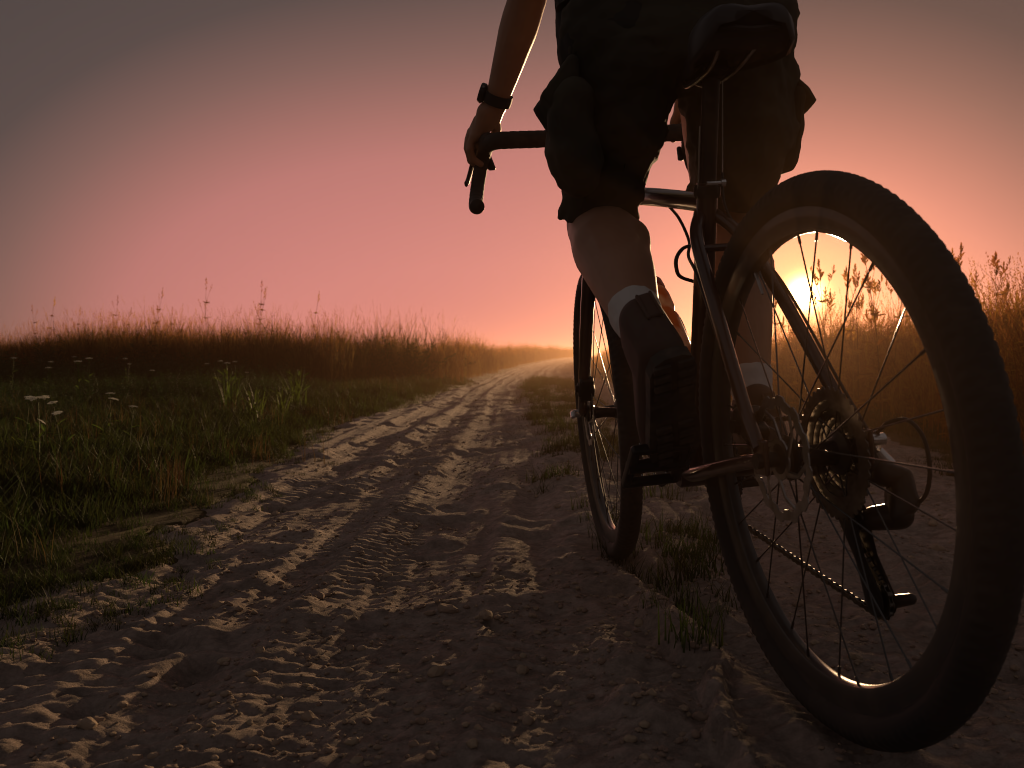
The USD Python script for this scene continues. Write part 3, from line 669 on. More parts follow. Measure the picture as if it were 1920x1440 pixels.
# saddle: sections from tail to nose
secs = []
for x, w, top, skirt in ((.082, .030, .957, .020), (.086, .052, .962, .030), (.098, .066, .967, .056), (.125, .0715, .970, .070), (.155, .068, .968, .066), (.195, .050, .962, .056), (.24, .033, .958, .044), (.29, .0235, .957, .036), (.335, .020, .957, .032), (.352, .015, .954, .024), (.358, .008, .949, .012)):
    a = np.linspace(0, PI, 21); yy = np.cos(a) * w; zz = top + .004 - skirt * (1 - np.sin(a) ** .55) - .010 * np.exp(-(yy / (.018 + .2 * w)) ** 2) * np.clip((.26 - x) / .12, 0, 1)
    up = np.stack([np.full(21, x), yy, zz], -1); lo = np.stack([np.full(21, x), yy * .90, np.minimum(zz - .004, top - skirt + .006 + .010 * np.sin(a))], -1)[::-1]
    secs.append(np.vstack([up, lo]))
V = np.vstack(secs); m_ = 42; F = []
for i in range(len(secs) - 1):
    for j in range(m_):
        q = (j + 1) % m_; F += [(i * m_ + j, (i + 1) * m_ + q, i * m_ + q), (i * m_ + j, (i + 1) * m_ + j, (i + 1) * m_ + q)]
for i, o in ((0, 1), (len(secs) - 1, -1)):
    c = len(V); V = np.vstack([V, V[i * m_:(i + 1) * m_].mean(0)])
    F += [(c, i * m_ + (j if o > 0 else (j + 1) % m_), i * m_ + ((j + 1) % m_ if o > 0 else j)) for j in range(m_)]
sd = TM(V, F); sd.fix_normals()
saddle = thing('saddle', parent=bike)
obj('cover', sd, 'saddle_cover', saddle, smooth=50)
for s in (1, -1):
    obj('rail', tube(spline([(.34, s * .006, .935), (.30, s * .016, .914), (.25, s * .021, .906), (.19, s * .022, .906), (.14, s * .028, .920), (.105, s * .040, .938)], 6), .0035, 10), 'steel', saddle)
obj('rear_bumper', tube(spline([(.118, .060, .928), (.094, .040, .930), (.090, 0, .926), (.094, -.040, .930), (.118, -.060, .928)], 6), .0045, 8), 'black_metal', saddle)

# fork, turned with the wheel
HB = np.array([.856, 0, .712])
sa = np.array([-.317, 0, .948])
def steer_pt(p):                                                  # turn about the steering axis
    p = np.asarray(p, float) - HB; c, s = math.cos(STEER), math.sin(STEER)
    return HB + p * c + np.cross(sa, p) * s + np.outer(p @ sa, sa).reshape(p.shape) * (1 - c)
def steered(m): return TM(steer_pt(np.asarray(m.vertices)), m.faces)
obj('fork_crown', steered(T(hull(sph((.858, .044, .706), .017), sph((.858, -.044, .706), .017), sph((.858, 0, .712), .021)))), 'frame_paint', bike)
for s in (1, -1):
    obj('fork_leg', steered(tube(spline([(.859, s * .046, .706), (.90, s * .052, .60), (.955, s * .056, .47), (1.008, s * .0575, .378), (1.028, s * .0575, .356)], 6), np.interp(np.linspace(0, 1, 25), [0, .3, 1], [.0165, .0150, .0095]), 16, 1.15)), 'frame_paint', bike)
obj('front_axle', steered(cat([rod((L0, -.066, WR), (L0, .066, WR), .0065, 12), rod((L0, -.070, WR), (L0, -.062, WR), .012, 12)])), 'black_metal', bike)
obj('axle_lever', steered(cat([rod((L0, .062, WR), (L0, .078, WR), .010, 14), tube(spline([(L0, .076, WR), (L0 - .018, .083, WR + .004), (L0 - .048, .086, WR - .006)], 6), np.linspace(.007, .005, 13), 10, .6)])), 'bright_alloy', bike)

# brakes
def rotor_mesh(R, y):
    n = 96; a = np.arange(n) * 2 * PI / n
    ro = R + .0022 * np.sign(np.sin(a * 12)); ri = R - .0135 + .0022 * np.sign(np.sin(a * 12 + .6))
    ring = []
    for yy in (-.0009, .0009):
        ring += [np.stack([ro * np.cos(a), 0 * a + yy, ro * np.sin(a)], -1), np.stack([ri * np.cos(a), 0 * a + yy, ri * np.sin(a)], -1)]
    V = np.vstack(ring); F = []
    def quad(i, j, fl):
        for k in range(n):
            q = (k + 1) % n; A, B, C, D = i * n + k, i * n + q, j * n + q, j * n + k; F.extend([(A, B, C), (A, C, D)] if fl else [(A, C, B), (A, D, C)])
    quad(0, 1, True); quad(2, 3, False); quad(0, 2, False); quad(1, 3, True)
    m = TM(V, F)
    arms = [tube([((R - .011) * math.cos(t), 0, (R - .011) * math.sin(t)), (.050 * math.cos(t + .34), 0, .050 * math.sin(t + .34)), (.024 * math.cos(t + .8), 0, .024 * math.sin(t + .8))], [.0032, .0036, .0048], 6, .35, up=(0, 1, 0)) for t in np.arange(6) * PI / 3]
    return tf(cat([m, lathe([(.016, -.0012), (.027, -.0012), (.027, .0012), (.016, .0012)], 32, close=True)] + arms), None, (0, y, 0))
obj('brake_rotor', tf(rotor_mesh(.080, .049), None, (0, 0, WR)), 'steel', bike, smooth=25)
obj('brake_rotor', steered(tf(rotor_mesh(.080, .041), None, (L0, 0, WR))), 'steel', bike, smooth=25)
def caliper(loc, rot):
    parts = [rbox((.062, .034, .026), .007), rbox((.030, .040, .034), .006, (.006, 0, .004)), rod((-.024, .010, -.012), (-.024, .010, .016), .005, 8), rod((.026, .010, -.012), (.026, .010, .016), .005, 8), rod((.0, .018, 0), (.0, .026, 0), .009, 12)]
    return tf(cat(parts), rot, loc)
obj('brake_caliper', caliper((.075, .052, .392), Ry(-.5)), 'black_metal', bike)
obj('brake_caliper', steered(caliper((.978, .052, .415), Ry(.95))), 'black_metal', bike)

# crankset
CR = math.radians(164.5)                                          # direction of the left crank
LP = BB + .17 * np.array([math.cos(CR), 0, math.sin(CR)]); RP = BB - .17 * np.array([math.cos(CR), 0, math.sin(CR)])
obj('crank_axle', rod(BB + [0, -.072, 0], BB + [0, .072, 0], .012, 16), 'steel', bike)
for s, E_ in ((1, LP), (-1, RP)):
    obj('crank_arm', tube([BB + [0, s * .068, 0], BB + (E_ - BB) * .08 + [0, s * .069, 0], BB + (E_ - BB) * .5 + [0, s * .073, 0], E_ + [0, s * .080, 0], E_ + (E_ - BB) * .06 + [0, s * .080, 0]], [.019, .019, .0135, .0145, .009], 14, .55, up=(0, 1, 0)), 'black_metal', bike)
def toothed(R, n, th, inner, depth=.0038):
    a = np.arange(n * 6) * 2 * PI / (n * 6); ph = np.arange(n * 6) % 6
    ro = R + depth * np.array([-.9, -.6, .35, .55, .35, -.6])[ph]
    V = []
    for y in (-th / 2, th / 2): V += [np.stack([ro * np.cos(a), 0 * a + y, ro * np.sin(a)], -1), np.stack([inner * np.cos(a), 0 * a + y, inner * np.sin(a)], -1)]
    V = np.vstack(V); N = len(a); F = []
    for i, j, fl in ((0, 1, 1), (2, 3, 0), (0, 2, 0), (1, 3, 1)):
        for k in range(N):
            q = (k + 1) % N; A, B, C, D = i * N + k, i * N + q, j * N + q, j * N + k; F += [(A, B, C), (A, C, D)] if fl else [(A, C, B), (A, D, C)]
    return TM(V, F)
obj('chainring', tf(toothed(.0810, 40, .0032, .066), None, BB + [0, -.046, 0]), 'black_metal', bike, smooth=25)
obj('chainring', tf(toothed(.0605, 30, .0032, .048), None, BB + [0, -.039, 0]), 'black_metal', bike, smooth=25)
obj('chainring_spider', cat([rod(BB + [0, -.050, 0], BB + [.070 * math.cos(t), -.048, .070 * math.sin(t)], .012, 10, .006, .5) for t in np.arange(4) * PI / 2 + .4] + [lathe([(0, -.054), (.022, -.054), (.022, -.044), (0, -.044)], 24, loc=BB)]), 'black_metal', bike)
for s, E_ in ((1, LP), (-1, RP)):
    pd = thing('pedal', parent=bike); tl = Ry(.72 if s > 0 else -.12)
    body = [rbox((.012, .092, .016), .004, (.044, 0, 0)), rbox((.012, .092, .016), .004, (-.044, 0, 0)), rbox((.096, .014, .016), .004, (0, .040, 0)), rbox((.096, .014, .016), .004, (0, -.040, 0)), rod((0, -.045, 0), (0, .045, 0), .011, 14)]
    obj('pedal_body', tf(cat(body), tl, E_ + [0, s * .128, 0]), 'black_metal', pd)
    obj('pedal_axle', rod(E_ + [0, s * .078, 0], E_ + [0, s * .100, 0], .0065, 10), 'steel', pd)
    for sx in (1, -1): obj('pedal_pins', tf(cat([rod((sx * .044, y, .006), (sx * .044, y, .0125), .0018, 6) for y in (-.03, -.01, .01, .03)]), tl, E_ + [0, s * .128, 0]), 'steel', pd)

# cassette, derailleur, chain
cs = thing('cassette', parent=bike)
teeth = (42, 36, 32, 28, 24, 21, 19, 17, 15, 13, 11)
for i, tn in enumerate(teeth):
    R = tn * .0127 / (2 * PI); obj('sprocket', tf(toothed(R, tn, .0018, max(.016, R - .016 if i < 3 else R - .010), .0030), None, (0, -.0235 - i * .0036, WR)), 'chain_steel', cs, smooth=25)
obj('freehub', lathe([(0, -.066), (.0165, -.066), (.0165, -.022), (0, -.022)], 24, loc=(0, 0, WR)), 'black_metal', cs)
obj('rear_axle', cat([rod((0, -.078, WR), (0, .078, WR), .0065, 12), rod((0, .073, WR), (0, .082, WR), .010, 14)]), 'black_metal', bike)
obj('hanger_bolt', cat([rod((-.003, -.076, .366), (-.003, -.094, .366), .008, 14), rod((-.003, -.082, .352), (-.003, -.098, .332), .0085, 14, .0105)]), 'bright_alloy', bike)
der = thing('rear_derailleur', parent=bike)
obj('hanger', T(hull(sph((.0, -.074, .352), .010), sph((-.006, -.078, .318), .010))), 'black_metal', der)
obj('upper_knuckle', bent(soft(hull(sph((-.008, -.086, .322), .017), sph((-.018, -.104, .318), .013), sph((.004, -.082, .326), .011)), .006, 4), .002, 60), 'black_metal', der, smooth=True)
obj('parallelogram', bent(soft(hull(sph((-.018, -.106, .316), .014), sph((-.030, -.104, .286), .015), sph((-.030, -.088, .272), .013), sph((-.012, -.098, .294), .013)), .006, 4), .0015, 60), 'black_metal', der, smooth=True)
obj('lower_knuckle', bent(soft(hull(sph((-.026, -.094, .270), .018), sph((-.010, -.070, .266), .016), sph((.004, -.062, .262), .012)), .006, 4), .0015, 60), 'black_metal', der, smooth=True)
UPU, LPU = np.array([.012, -.052, .268]), np.array([-.002, -.0745, .158])
pd_ = (UPU - LPU) / np.linalg.norm(UPU - LPU)
for yo, nm in ((-.009, 'outer'), (.009, 'inner')):
    off = np.array([0, yo, 0])
    obj('cage_plate', T(hull(sph(UPU + off, (.022, .002, .020)), sph((UPU + LPU) / 2 + off, (.012, .002, .012))) + hull(sph((UPU + LPU) / 2 + off, (.012, .002, .012)), sph(LPU + off, (.022, .002, .022)))), 'black_metal', der)
for c in (UPU, LPU):
    obj('pulley', tf(cat([toothed(.0225, 11, .003, .006, .003), lathe([(0, -.005), (.009, -.005), (.009, .005), (0, .005)], 14)]), None, c), 'black_metal', der, smooth=25)
    obj('pulley_bolt', rod(c + [0, -.016, 0], c + [0, .012, 0], .0045, 10), 'steel', der)
obj('cage_tip', T(hull(sph(LPU + [-.004, -.010, -.004], .009), sph(LPU + [-.026, -.026, .004], .0075))), 'black_metal', der)
obj('cable_loop', tube(spline([(.002, -.083, .370), (-.012, -.0885, .382), (-.02, -.091, .388), (-.04, -.104, .392), (-.05, -.118, .370), (-.055, -.121, .333), (-.05, -.118, .300), (-.035, -.110, .281)], 7), .0027, 10), 'cable_housing', bike)
obj('cable_ferrule', cat([rod((-.037, -.111, .283), (-.030, -.107, .276), .0042, 10), rod((.004, -.081, .368), (-.004, -.085, .375), .0042, 10)]), 'steel', bike)
# chain line: cassette top - chainring top - round - bottom - lower pulley - upper pulley - cassette
cy = -.0235 - 4 * .0036; Rc, Rr = 24 * .0127 / (2 * PI) + .001, .0815
def arc(c, R, a0, a1, n): return [(c[0] + R * math.cos(a), c[1], c[2] + R * math.sin(a)) for a in np.linspace(a0, a1, n)]
C0, C1 = np.array([0, cy, WR]), BB + [0, -.046, 0]
path = arc(C0, Rc, math.radians(-95), math.radians(-270), 14)[0:] + arc(C1, Rr, math.radians(95), math.radians(-105), 24) \
    + arc(LPU, .0235, math.radians(-75), math.radians(-200), 8) + arc(LPU, .0235, math.radians(-205), math.radians(-250), 4) + arc(UPU, .0235, math.radians(-40), math.radians(75), 8) + [(C0[0] - Rc * .1, C0[1] - .003, C0[2] - Rc)]
path = np.array(path); seg = np.r_[0, np.cumsum(np.linalg.norm(np.diff(path, axis=0), axis=1))]
chain_ = thing('chain', parent=bike)
nl = int(seg[-1] / .0127)
link_pts = [np.array([np.interp(k * seg[-1] / nl, seg, path[:, i]) for i in range(3)]) for k in range(nl + 1)]
for k in range(nl):
    a, b = link_pts[k], link_pts[k + 1]; d = (b - a) / np.linalg.norm(b - a); s = np.cross(d, np.cross((0, 1, 0), d)); s /= np.linalg.norm(s); up = np.cross(s, d)
    w, hgt, y0 = (.0030, .0042, .0008) if k % 2 else (.0022, .0038, .0008)
    plates = []
    for o in (w, -w):
        pts = []
        for e in (-.0022, .002): 
            pass
        ring = [a - d * .0036, a + up * hgt, (a + b) / 2 + up * hgt * .62, b + up * hgt, b + d * .0036, b - up * hgt, (a + b) / 2 - up * hgt * .62, a - up * hgt]
        V = np.array([q + s * (o + y) for y in (-y0 / 2, y0 / 2) for q in ring]); n8 = 8; F = []
        for j in range(n8):
            q = (j + 1) % n8; F += [(j, q, n8 + q), (j, n8 + q, n8 + j)]
        for j in range(1, n8 - 1): F += [(0, j + 1, j), (n8, n8 + j, n8 + j + 1)]
        plates.append(TM(V, F))
    obj('chain_link', cat(plates + [rod(a - s * .0036, a + s * .0036, .0038 if k % 2 else .0034, 8)]), 'chain_steel', chain_, smooth=False)
obj('front_derailleur', cat([tf(rbox((.09, .003, .018), .001), Ry(-.15), (.402, -.050, .372)), tf(rbox((.09, .003, .026), .001), Ry(-.15), (.402, -.034, .376)), rbox((.02, .018, .02), .002, (.366, -.042, .378)), rbox((.03, .034, .034), .006, (.385, -.012, .415))]), 'black_metal', bike)

# cockpit
obj('stem', tube(spline([(.800, 0, .884), (.792, 0, .905), (.815, 0, .938), (.850, 0, .966), (.884, 0, .983)], 5), [.0205] * 6 + [.017] * 15, 18), 'black_metal', bike)
obj('headset_spacer', tube([(.8035, 0, .870), (.7955, 0, .898)], [.019, .019], 20), 'black_metal', bike)
hb = thing('handlebar', parent=bike)
obj('bar', rod((.886, -.075, .983), (.886, .075, .983), .0157, 18), 'black_metal', hb)
def tape(pts, r0, name):
    p = spline(pts, 14); L = np.r_[0, np.cumsum(np.linalg.norm(np.diff(p, axis=0), axis=1))]
    q = np.linspace(0, L[-1], int(L[-1] / .0022)); pp = np.stack([np.interp(q, L, p[:, i]) for i in range(3)], 1)
    q1 = np.clip(q / .16 - .9, 0, 1); rr = r0 + .0030 * (1 - q1) + .0010 * (((q / .019) % 1)) ** .6 - .0004
    return obj(name, tube(pp, rr, 16), 'bar_tape', hb, smooth=50)
for s in (1, -1):
    tape([(.886, s * .066, .983), (.887, s * .13, .983), (.888, s * .195, .984), (.898, s * .226, .986), (.930, s * .240, .988), (.965, s * .245, .984), (.990, s * .252, .960), (.990, s * .264, .915), (.960, s * .276, .872), (.915, s * .284, .848), (.838, s * .292, .834)], .0158, 'bar_tape')
    obj('bar_plug', lathe([(0, -.004), (.010, -.0035), (.0158, -.001), (.0162, .004), (0, .004)], 20, 'x', (.8365, s * .2925, .8338)), 'black_metal', hb)
    lev = thing('brake_lever', parent=bike)
    obj('hood', soft(chain([((.930, s * .240, .996), .0175), ((.975, s * .246, 1.004), .0185), ((1.015, s * .250, 1.012), .0185), ((1.036, s * .252, 1.040), .0150)]), .008, 6), 'bar_tape', lev, smooth=True)
    obj('lever_blade', tube(spline([(1.026, s * .256, 1.010), (1.030, s * .264, .980), (1.012, s * .277, .945), (.985, s * .289, .918), (.958, s * .297, .906)], 6), np.interp(np.linspace(0, 1, 25), [0, .6, 1], [.009, .0075, .0065]), 12, .55), 'black_metal', lev)
    obj('shift_paddle', T(hull(sph((1.000, s * .232, .972), .006), sph((.985, s * .226, .945), .005), sph((.992, s * .232, .948), .007))), 'black_metal', lev)
    obj('lever_cable', tube(spline([(.890, s * .066, .978), (.905, s * .045, .962), (.895, s * .03, .92), (.86, s * .02, .86), (.83, s * .012, .79)], 6), .0026, 8), 'cable_housing', lev)
# cables along the frame and the bottle cages
obj('brake_hose', tube(spline([(.50, .004, .772), (.47, .002, .757), (.42, .0, .724), (.355, .010, .676), (.30, .034, .645), (.22, .052, .605), (.12, .064, .49), (.085, .060, .41)], 7), .0026, 10), 'cable_housing', bike)
obj('shift_cable', tube(spline([(.27, -.020, .77), (.272, -.021, .72), (.262, -.040, .672), (.17, -.058, .585), (.06, -.074, .44), (.004, -.081, .371)], 7), .0023, 8), 'cable_housing', bike)
obj('inner_cable', tube([(.255, .017, .84), (.275, .0185, .76), (.335, .020, .56), (.40, .021, .36)], .0012, 6), 'bright_alloy', bike)
obj('inner_cable', tube([(.232, -.0145, .90), (.262, -.0175, .78), (.268, -.019, .77)], .0014, 6), 'bright_alloy', bike)
stn = np.array([.7071, 0, .7071]); dt = np.array([.686, 0, .727]); dn = np.array([-.727, 0, .686])
seat_n = np.array([ax[2], 0, -ax[0]])                              # forward of the seat tube
obj('strap_loop', tube(spline([(.342, .004, .668), (.338, .026, .664), (.336, .040, .650), (.338, .042, .634), (.344, .034, .618), (.352, .006, .608)], 6), .0050, 10, .6), 'black_metal', bike)
for base, d, nrm in (((.545, 0, .415), dt, dn),):
    b = np.array(base) + nrm * (.022 if d is ax else .0)
    if d is not ax: b = np.array([.60, 0, .486]) + dn * .026
    cg = [tube(spline([b - d * .06 + [0, .006, 0], b - d * .075 + nrm * .02 + [0, .034, 0], b - d * .01 + nrm * .045 + [0, .0405, 0], b + d * .065 + nrm * .030 + [0, .0400, 0], b + d * .06 + [0, .010, 0]], 8) * [1, s, 1], .0032, 8) for s in (1, -1)]
    cg += [tf(rbox((.006, .024, .13), .002), align(d) @ Rz(0), b - nrm * .001), tube(spline([b - d * .075 + nrm * .02 + [0, .034, 0], b - d * .084 + nrm * .05, b - d * .075 + nrm * .02 + [0, -.034, 0]], 6), .003, 8)]
    obj('bottle_cage', cat(cg), 'black_metal', bike)
bt0 = np.array([.60, -.004, .486]) + dn * .066 - dt * .068
bottle = thing('water_bottle', 'orange lit water bottle with red cap in the cage on the down tube', 'water bottle', BIKE @ mat4(bt0, align(dt)))
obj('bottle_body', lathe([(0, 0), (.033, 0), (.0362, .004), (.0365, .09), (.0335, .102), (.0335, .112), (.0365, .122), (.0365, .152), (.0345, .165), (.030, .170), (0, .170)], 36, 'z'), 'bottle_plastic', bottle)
cap = obj('bottle_cap', lathe([(.0, .1702), (.0335, .1702), (.0345, .176), (.0335, .192), (.026, .203), (.014, .209), (.011, .211), (0, .211)], 32, 'z'), 'bottle_cap', bottle)
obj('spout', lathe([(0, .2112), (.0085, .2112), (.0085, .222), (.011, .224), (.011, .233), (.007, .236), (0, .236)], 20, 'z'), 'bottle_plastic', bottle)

# ------------------------------------------------------------------ the rider, in the bicycle's frame
rider = thing('person', 'person in olive cargo shorts and dark shirt standing on the pedals of the bicycle', 'person', BIKE)
HIP = {1: np.array([.385, .078, 1.050]), -1: np.array([.385, -.098, 1.050])}
KNEE = {1: np.array([.600, .100, .742]), -1: np.array([.640, -.175, .775])}
ANK = {1: np.array([.205, .147, .528]), -1: np.array([.470, -.135, .372])}
HEEL = {1: np.array([.128, .150, .508]), -1: np.array([.412, -.138, .318])}
BALL = {1: np.array([.270, .108, .378]), -1: np.array([.585, -.152, .292])}
TOE = {1: np.array([.332, .088, .318]), -1: np.array([.662, -.165, .292])}
SHO = {1: np.array([.640, .150, 1.475]), -1: np.array([.640, -.190, 1.475])}
ELB = {1: np.array([.785, .152, 1.262]), -1: np.array([.785, -.235, 1.262])}
WRI = {1: np.array([.928, .219, 1.072]), -1: np.array([.935, -.232, 1.072])}
def lerp(a, b, t): return a + (b - a) * t
body = chain([((.395, -.010, 1.06), .100), ((.47, -.010, 1.20), .100), ((.56, -.010, 1.36), .108), ((.615, -.010, 1.46), .085)])
body = body + hull(sph((.40, .05, 1.06), .085), sph((.40, -.07, 1.06), .085), sph((.48, .04, 1.2), .08), sph((.48, -.06, 1.2), .08))
body = body + hull(sph((.55, .06, 1.36), .10), sph((.55, -.08, 1.36), .10), sph(SHO[1], .060), sph(SHO[-1], .060))
body = body + chain([((.625, -.010, 1.49), .062), ((.665, -.010, 1.575), .055), ((.685, -.010, 1.62), .056)])
HC = np.array([.715, -.010, 1.700])
body = body + hull(sph(HC, (.098, .076, .112)), sph(HC + [.055, 0, -.075], (.045, .050, .035)), sph(HC + [-.03, 0, .02], (.09, .078, .10)))
body = body + hull(sph(HC + [.098, 0, .004], .010), sph(HC + [.118, 0, -.030], .013), sph(HC + [.092, 0, -.036], .014))          # nose
body = body + hull(sph(HC + [.097, .016, -.062], .008), sph(HC + [.097, -.016, -.062], .008), sph(HC + [.088, 0, -.056], .01))     # lips
body = body + hull(sph(HC + [.090, .032, .022], .010), sph(HC + [.094, 0, .022], .010), sph(HC + [.090, -.032, .022], .010))       # brow
for s in (1, -1):
    body = body + hull(sph(HC + [-.004, s * .078, .012], (.018, .007, .018)), sph(HC + [-.006, s * .079, -.022], (.010, .006, .014)))  # ear
    body = body + chain([(HIP[s], .088), (lerp(HIP[s], KNEE[s], .5), .078), (KNEE[s], .056)])
    kn, an = KNEE[s], ANK[s]; d = (an - kn) / np.linalg.norm(an - kn)
    bk = np.cross(d, (0, 1, 0)); bk = bk / np.linalg.norm(bk); bk = bk if bk[0] < 0 else -bk                                        # towards the calf
    body = body + chain([(kn, .055), (lerp(kn, an, .14) + bk * .012, .0600), (lerp(kn, an, .34) + bk * .017, .0675), (lerp(kn, an, .58) + bk * .012, .056), (lerp(kn, an, .82), .0400), (an, .0285)])
    lt = np.cross(d, bk)
    for q_, r_ in ((.024, .043), (-.023, .046)): body = body + hull(sph(lerp(kn, an, .20) + bk * .016 + lt * q_, .040), sph(lerp(kn, an, .36) + bk * .031 + lt * q_, r_), sph(lerp(kn, an, .52) + bk * .020 + lt * q_ * .7, .036))
    body = body + chain([(an, .0275), (HEEL[s] + (an - HEEL[s]) * .25, .025)]) + chain([(an, .0275), (lerp(HEEL[s], BALL[s], .75), .022)])
    el, wr = ELB[s], WRI[s]
    body = body + chain([(SHO[s], .056), (lerp(SHO[s], el, .45), .048), (el, .040), (lerp(el, wr, .28), .0420), (lerp(el, wr, .65), .0335), (lerp(el, wr, .93), .0262), (wr, .0262)])
body_t = soft(body, .016, 10)
body_s = back(body_t)
def hand(s):
    f = lambda *q: np.array([q[0], s * q[1], q[2]])
    w = WRI[s] * [1, 1, 1]
    K = [f(1.010, .264, 1.034), f(.990, .270, 1.032), f(.971, .272, 1.024), f(.954, .270, 1.012)]
    th0 = f(.948, .222, 1.046)
    palm = hull(sph(w, .0245), sph(lerp(w, f(.94, .25, 1.05), .6), .0245), sph(K[0] + f(-.016, -.012, .0), .013), sph(K[3] + f(.0, -.010, .004), .0125), sph(th0, .0165))
    palm = palm + hull(*[sph(k + f(0, -.004, 0), .0118) for k in K], sph(f(.955, .252, 1.045), .0175), sph(th0 + f(.02, .018, -.002), .014))
    out = palm
    for i, (k, ln) in enumerate(zip(K, (.96, 1.06, 1.0, .80))):
        a = k + f(.012 - .002 * i, .0105, -.034 * ln); b = a + f(.010, -.006, -.025 * ln); c = b + f(.004, -.018, -.015 * ln)
        out = out + chain([(k, .0102), (lerp(k, a, .5) + f(.002, .003, 0), .0088), (a, .0094), (lerp(a, b, .5), .0080), (b, .0084), (c, .0072)], 14)
    t1, t2, t3 = f(.968, .2145, 1.030), f(.992, .2165, 1.012), f(1.010, .2225, .998)
    out = out + chain([(th0, .0155), (t1, .0118), (t2, .0108), (t3, .0085)], 14)
    return back(soft(out, .0032, 5))
body_s = body_s + hand(1) + hand(-1)
skin_mesh = T(body_s)
obj('body', skin_mesh, 'skin', rider, smooth=True)
# hair, eyes
hr = soft(hull(sph(HC + [-.026, 0, .026], (.107, .095, .116)), sph(HC + [.03, 0, .070], (.070, .076, .062)), sph(HC + [-.052, 0, -.03], (.068, .084, .068))) - sph(HC + [.115, 0, -.055], (.085, .12, .105), 24), .010, 4)
obj('hair', bent(hr, .010, 60, 3), 'hair', rider, smooth=True)
for s in (1, -1): obj('eye', T(sph(HC + [.0865, s * .030, .004], .0115, 16)), 'eye', rider, smooth=True)
# shirt
sh = chain([((.395, -.010, 1.015), .122), ((.42, -.010, 1.09), .124), ((.48, -.010, 1.21), .122), ((.565, -.010, 1.37), .130), ((.62, -.010, 1.47), .094)])
sh = sh + hull(sph((.398, .068, 1.02), .124), sph((.398, -.088, 1.02), .124), sph((.43, .062, 1.10), .120), sph((.43, -.082, 1.10), .120))
sh = sh + hull(sph((.43, .062, 1.10), .118), sph((.43, -.082, 1.10), .118), sph((.52, .06, 1.28), .112), sph((.52, -.08, 1.28), .112), sph((.56, .08, 1.38), .112), sph((.56, -.10, 1.38), .112))
sh = sh + hull(sph((.56, .08, 1.38), .112), sph((.56, -.10, 1.38), .112), sph(SHO[1], .071), sph(SHO[-1], .071), sph((.635, -.01, 1.50), .072))
for s in (1, -1):
    q = lerp(SHO[s], ELB[s], .62); sh = sh + chain([(SHO[s], .071), (q, .066)])
def cut(m, point, normal): return m.trim_by_plane([float(v) for v in normal], float(np.dot(point, normal)))
sh = cut(sh, (.4, 0, .985), (0.10, 0, .995))
for s in (1, -1):
    pass
sh_t = soft(sh, .011, 6)
sh_t = bent(sh_t, .020, 13, 5)
obj('shirt', sh_t, 'shirt_cloth', rider, smooth=True)
obj('collar', tube([(.655 + .060 * math.cos(a), -.010 + .066 * math.sin(a), 1.537 - .030 * math.cos(a)) for a in np.linspace(0, 2 * PI, 29)], .010, 8), 'shirt_cloth', rider)
# cargo shorts: seat, two legs open at the hem, cargo pockets
so = hull(sph((.400, .062, 1.045), .118), sph((.400, -.082, 1.045), .118), sph((.345, .050, 1.015), .085), sph((.345, -.070, 1.015), .085))
hem = {}
for s in (1, -1):
    k = KNEE[s]; h0 = HIP[s] + [0, 0, -.015]; d = (k - h0) / np.linalg.norm(k - h0)
    if s > 0: mid, e = lerp(h0, k, .45) + [-.030, .004, -.004], k + [-.034, .004, .020]
    else: mid, e = lerp(h0, k, .48) + [-.040, -.012, -.045], k + [-.065, .006, .010]
    t = (e - mid) / np.linalg.norm(e - mid); hem[s] = (e, t, mid)
    hr_ = .0725 if s > 0 else .080
    leg_ = chain([(h0 + [0, s * .006, 0], .108), (mid, .094), (lerp(mid, e, .6), hr_ + .005), (e + t * .08, hr_)])
    leg_ = leg_ + hull(sph(h0 + [-.035, 0, -.05], .075), sph(mid + [-.01, 0, 0], .090))
    so = so + leg_
for s in (1, -1):
    e, t, mid = hem[s]
    hr_ = .0725 if s > 0 else .080
    hole = chain([(e - t * .05, hr_ - .012), (e + t * .16, hr_ - .006)])
    cap_ = Manifold.cube([.4, .4, .4], True).translate([0, 0, .2])
    hn = t + np.array([-.25, 0, -.75]); hn /= np.linalg.norm(hn); R_ = align(hn); M34 = np.hstack([R_, (e + t * .012)[:, None]])
    so = so - hole - cap_.transform(M34.astype(float))
so = cut(so, (.4, 0, 1.13), (-.15, 0, -.99))
so_t = soft(so, .0095, 4)
v = np.asarray(so_t.vertices); so_t.fix_normals(); nn = so_t.vertex_normals
fold = meshkit.fbm(v * [9, 9, 22], 4, 8) - .5; fine = meshkit.fbm(v * [30, 30, 55], 3, 9) - .5
v = v + nn * (fold * .034 + fine * .013)[:, None]
shorts = thing('shorts', parent=rider)
obj('cloth', TM(v, so_t.faces), 'shorts_cloth', shorts, smooth=True)
pk = bent(soft(hull(sph((.372, .188, .918), (.060, .036, .034)), sph((.405, .190, .852), (.068, .040, .05)), sph((.425, .168, .800), (.060, .034, .03))), .009, 5), .030, 17, 12)
obj('pocket', pk, 'shorts_cloth', shorts, smooth=True)
pk = bent(soft(hull(sph((.46, -.236, .93), (.055, .018, .03)), sph((.48, -.240, .87), (.058, .019, .04)), sph((.50, -.232, .83), (.055, .022, .03))), .009, 5), .026, 17, 13)
obj('pocket', pk, 'shorts_cloth', shorts, smooth=True)
fl1 = hull(sph((.350, .186, .975), .012), sph((.432, .188, .966), .012), sph((.368, .2285, .927), .006), sph((.425, .233, .922), .006), sph((.365, .196, .890), .016), sph((.43, .200, .885), .016))
obj('pocket_flap', bent(soft(fl1, .007, 3), .012, 30, 14), 'shorts_cloth', shorts, smooth=True)
fl2 = hull(sph((.40, -.214, .965), .006), sph((.50, -.222, .955), .006), sph((.41, -.262, .915), .006), sph((.50, -.268, .905), .006))
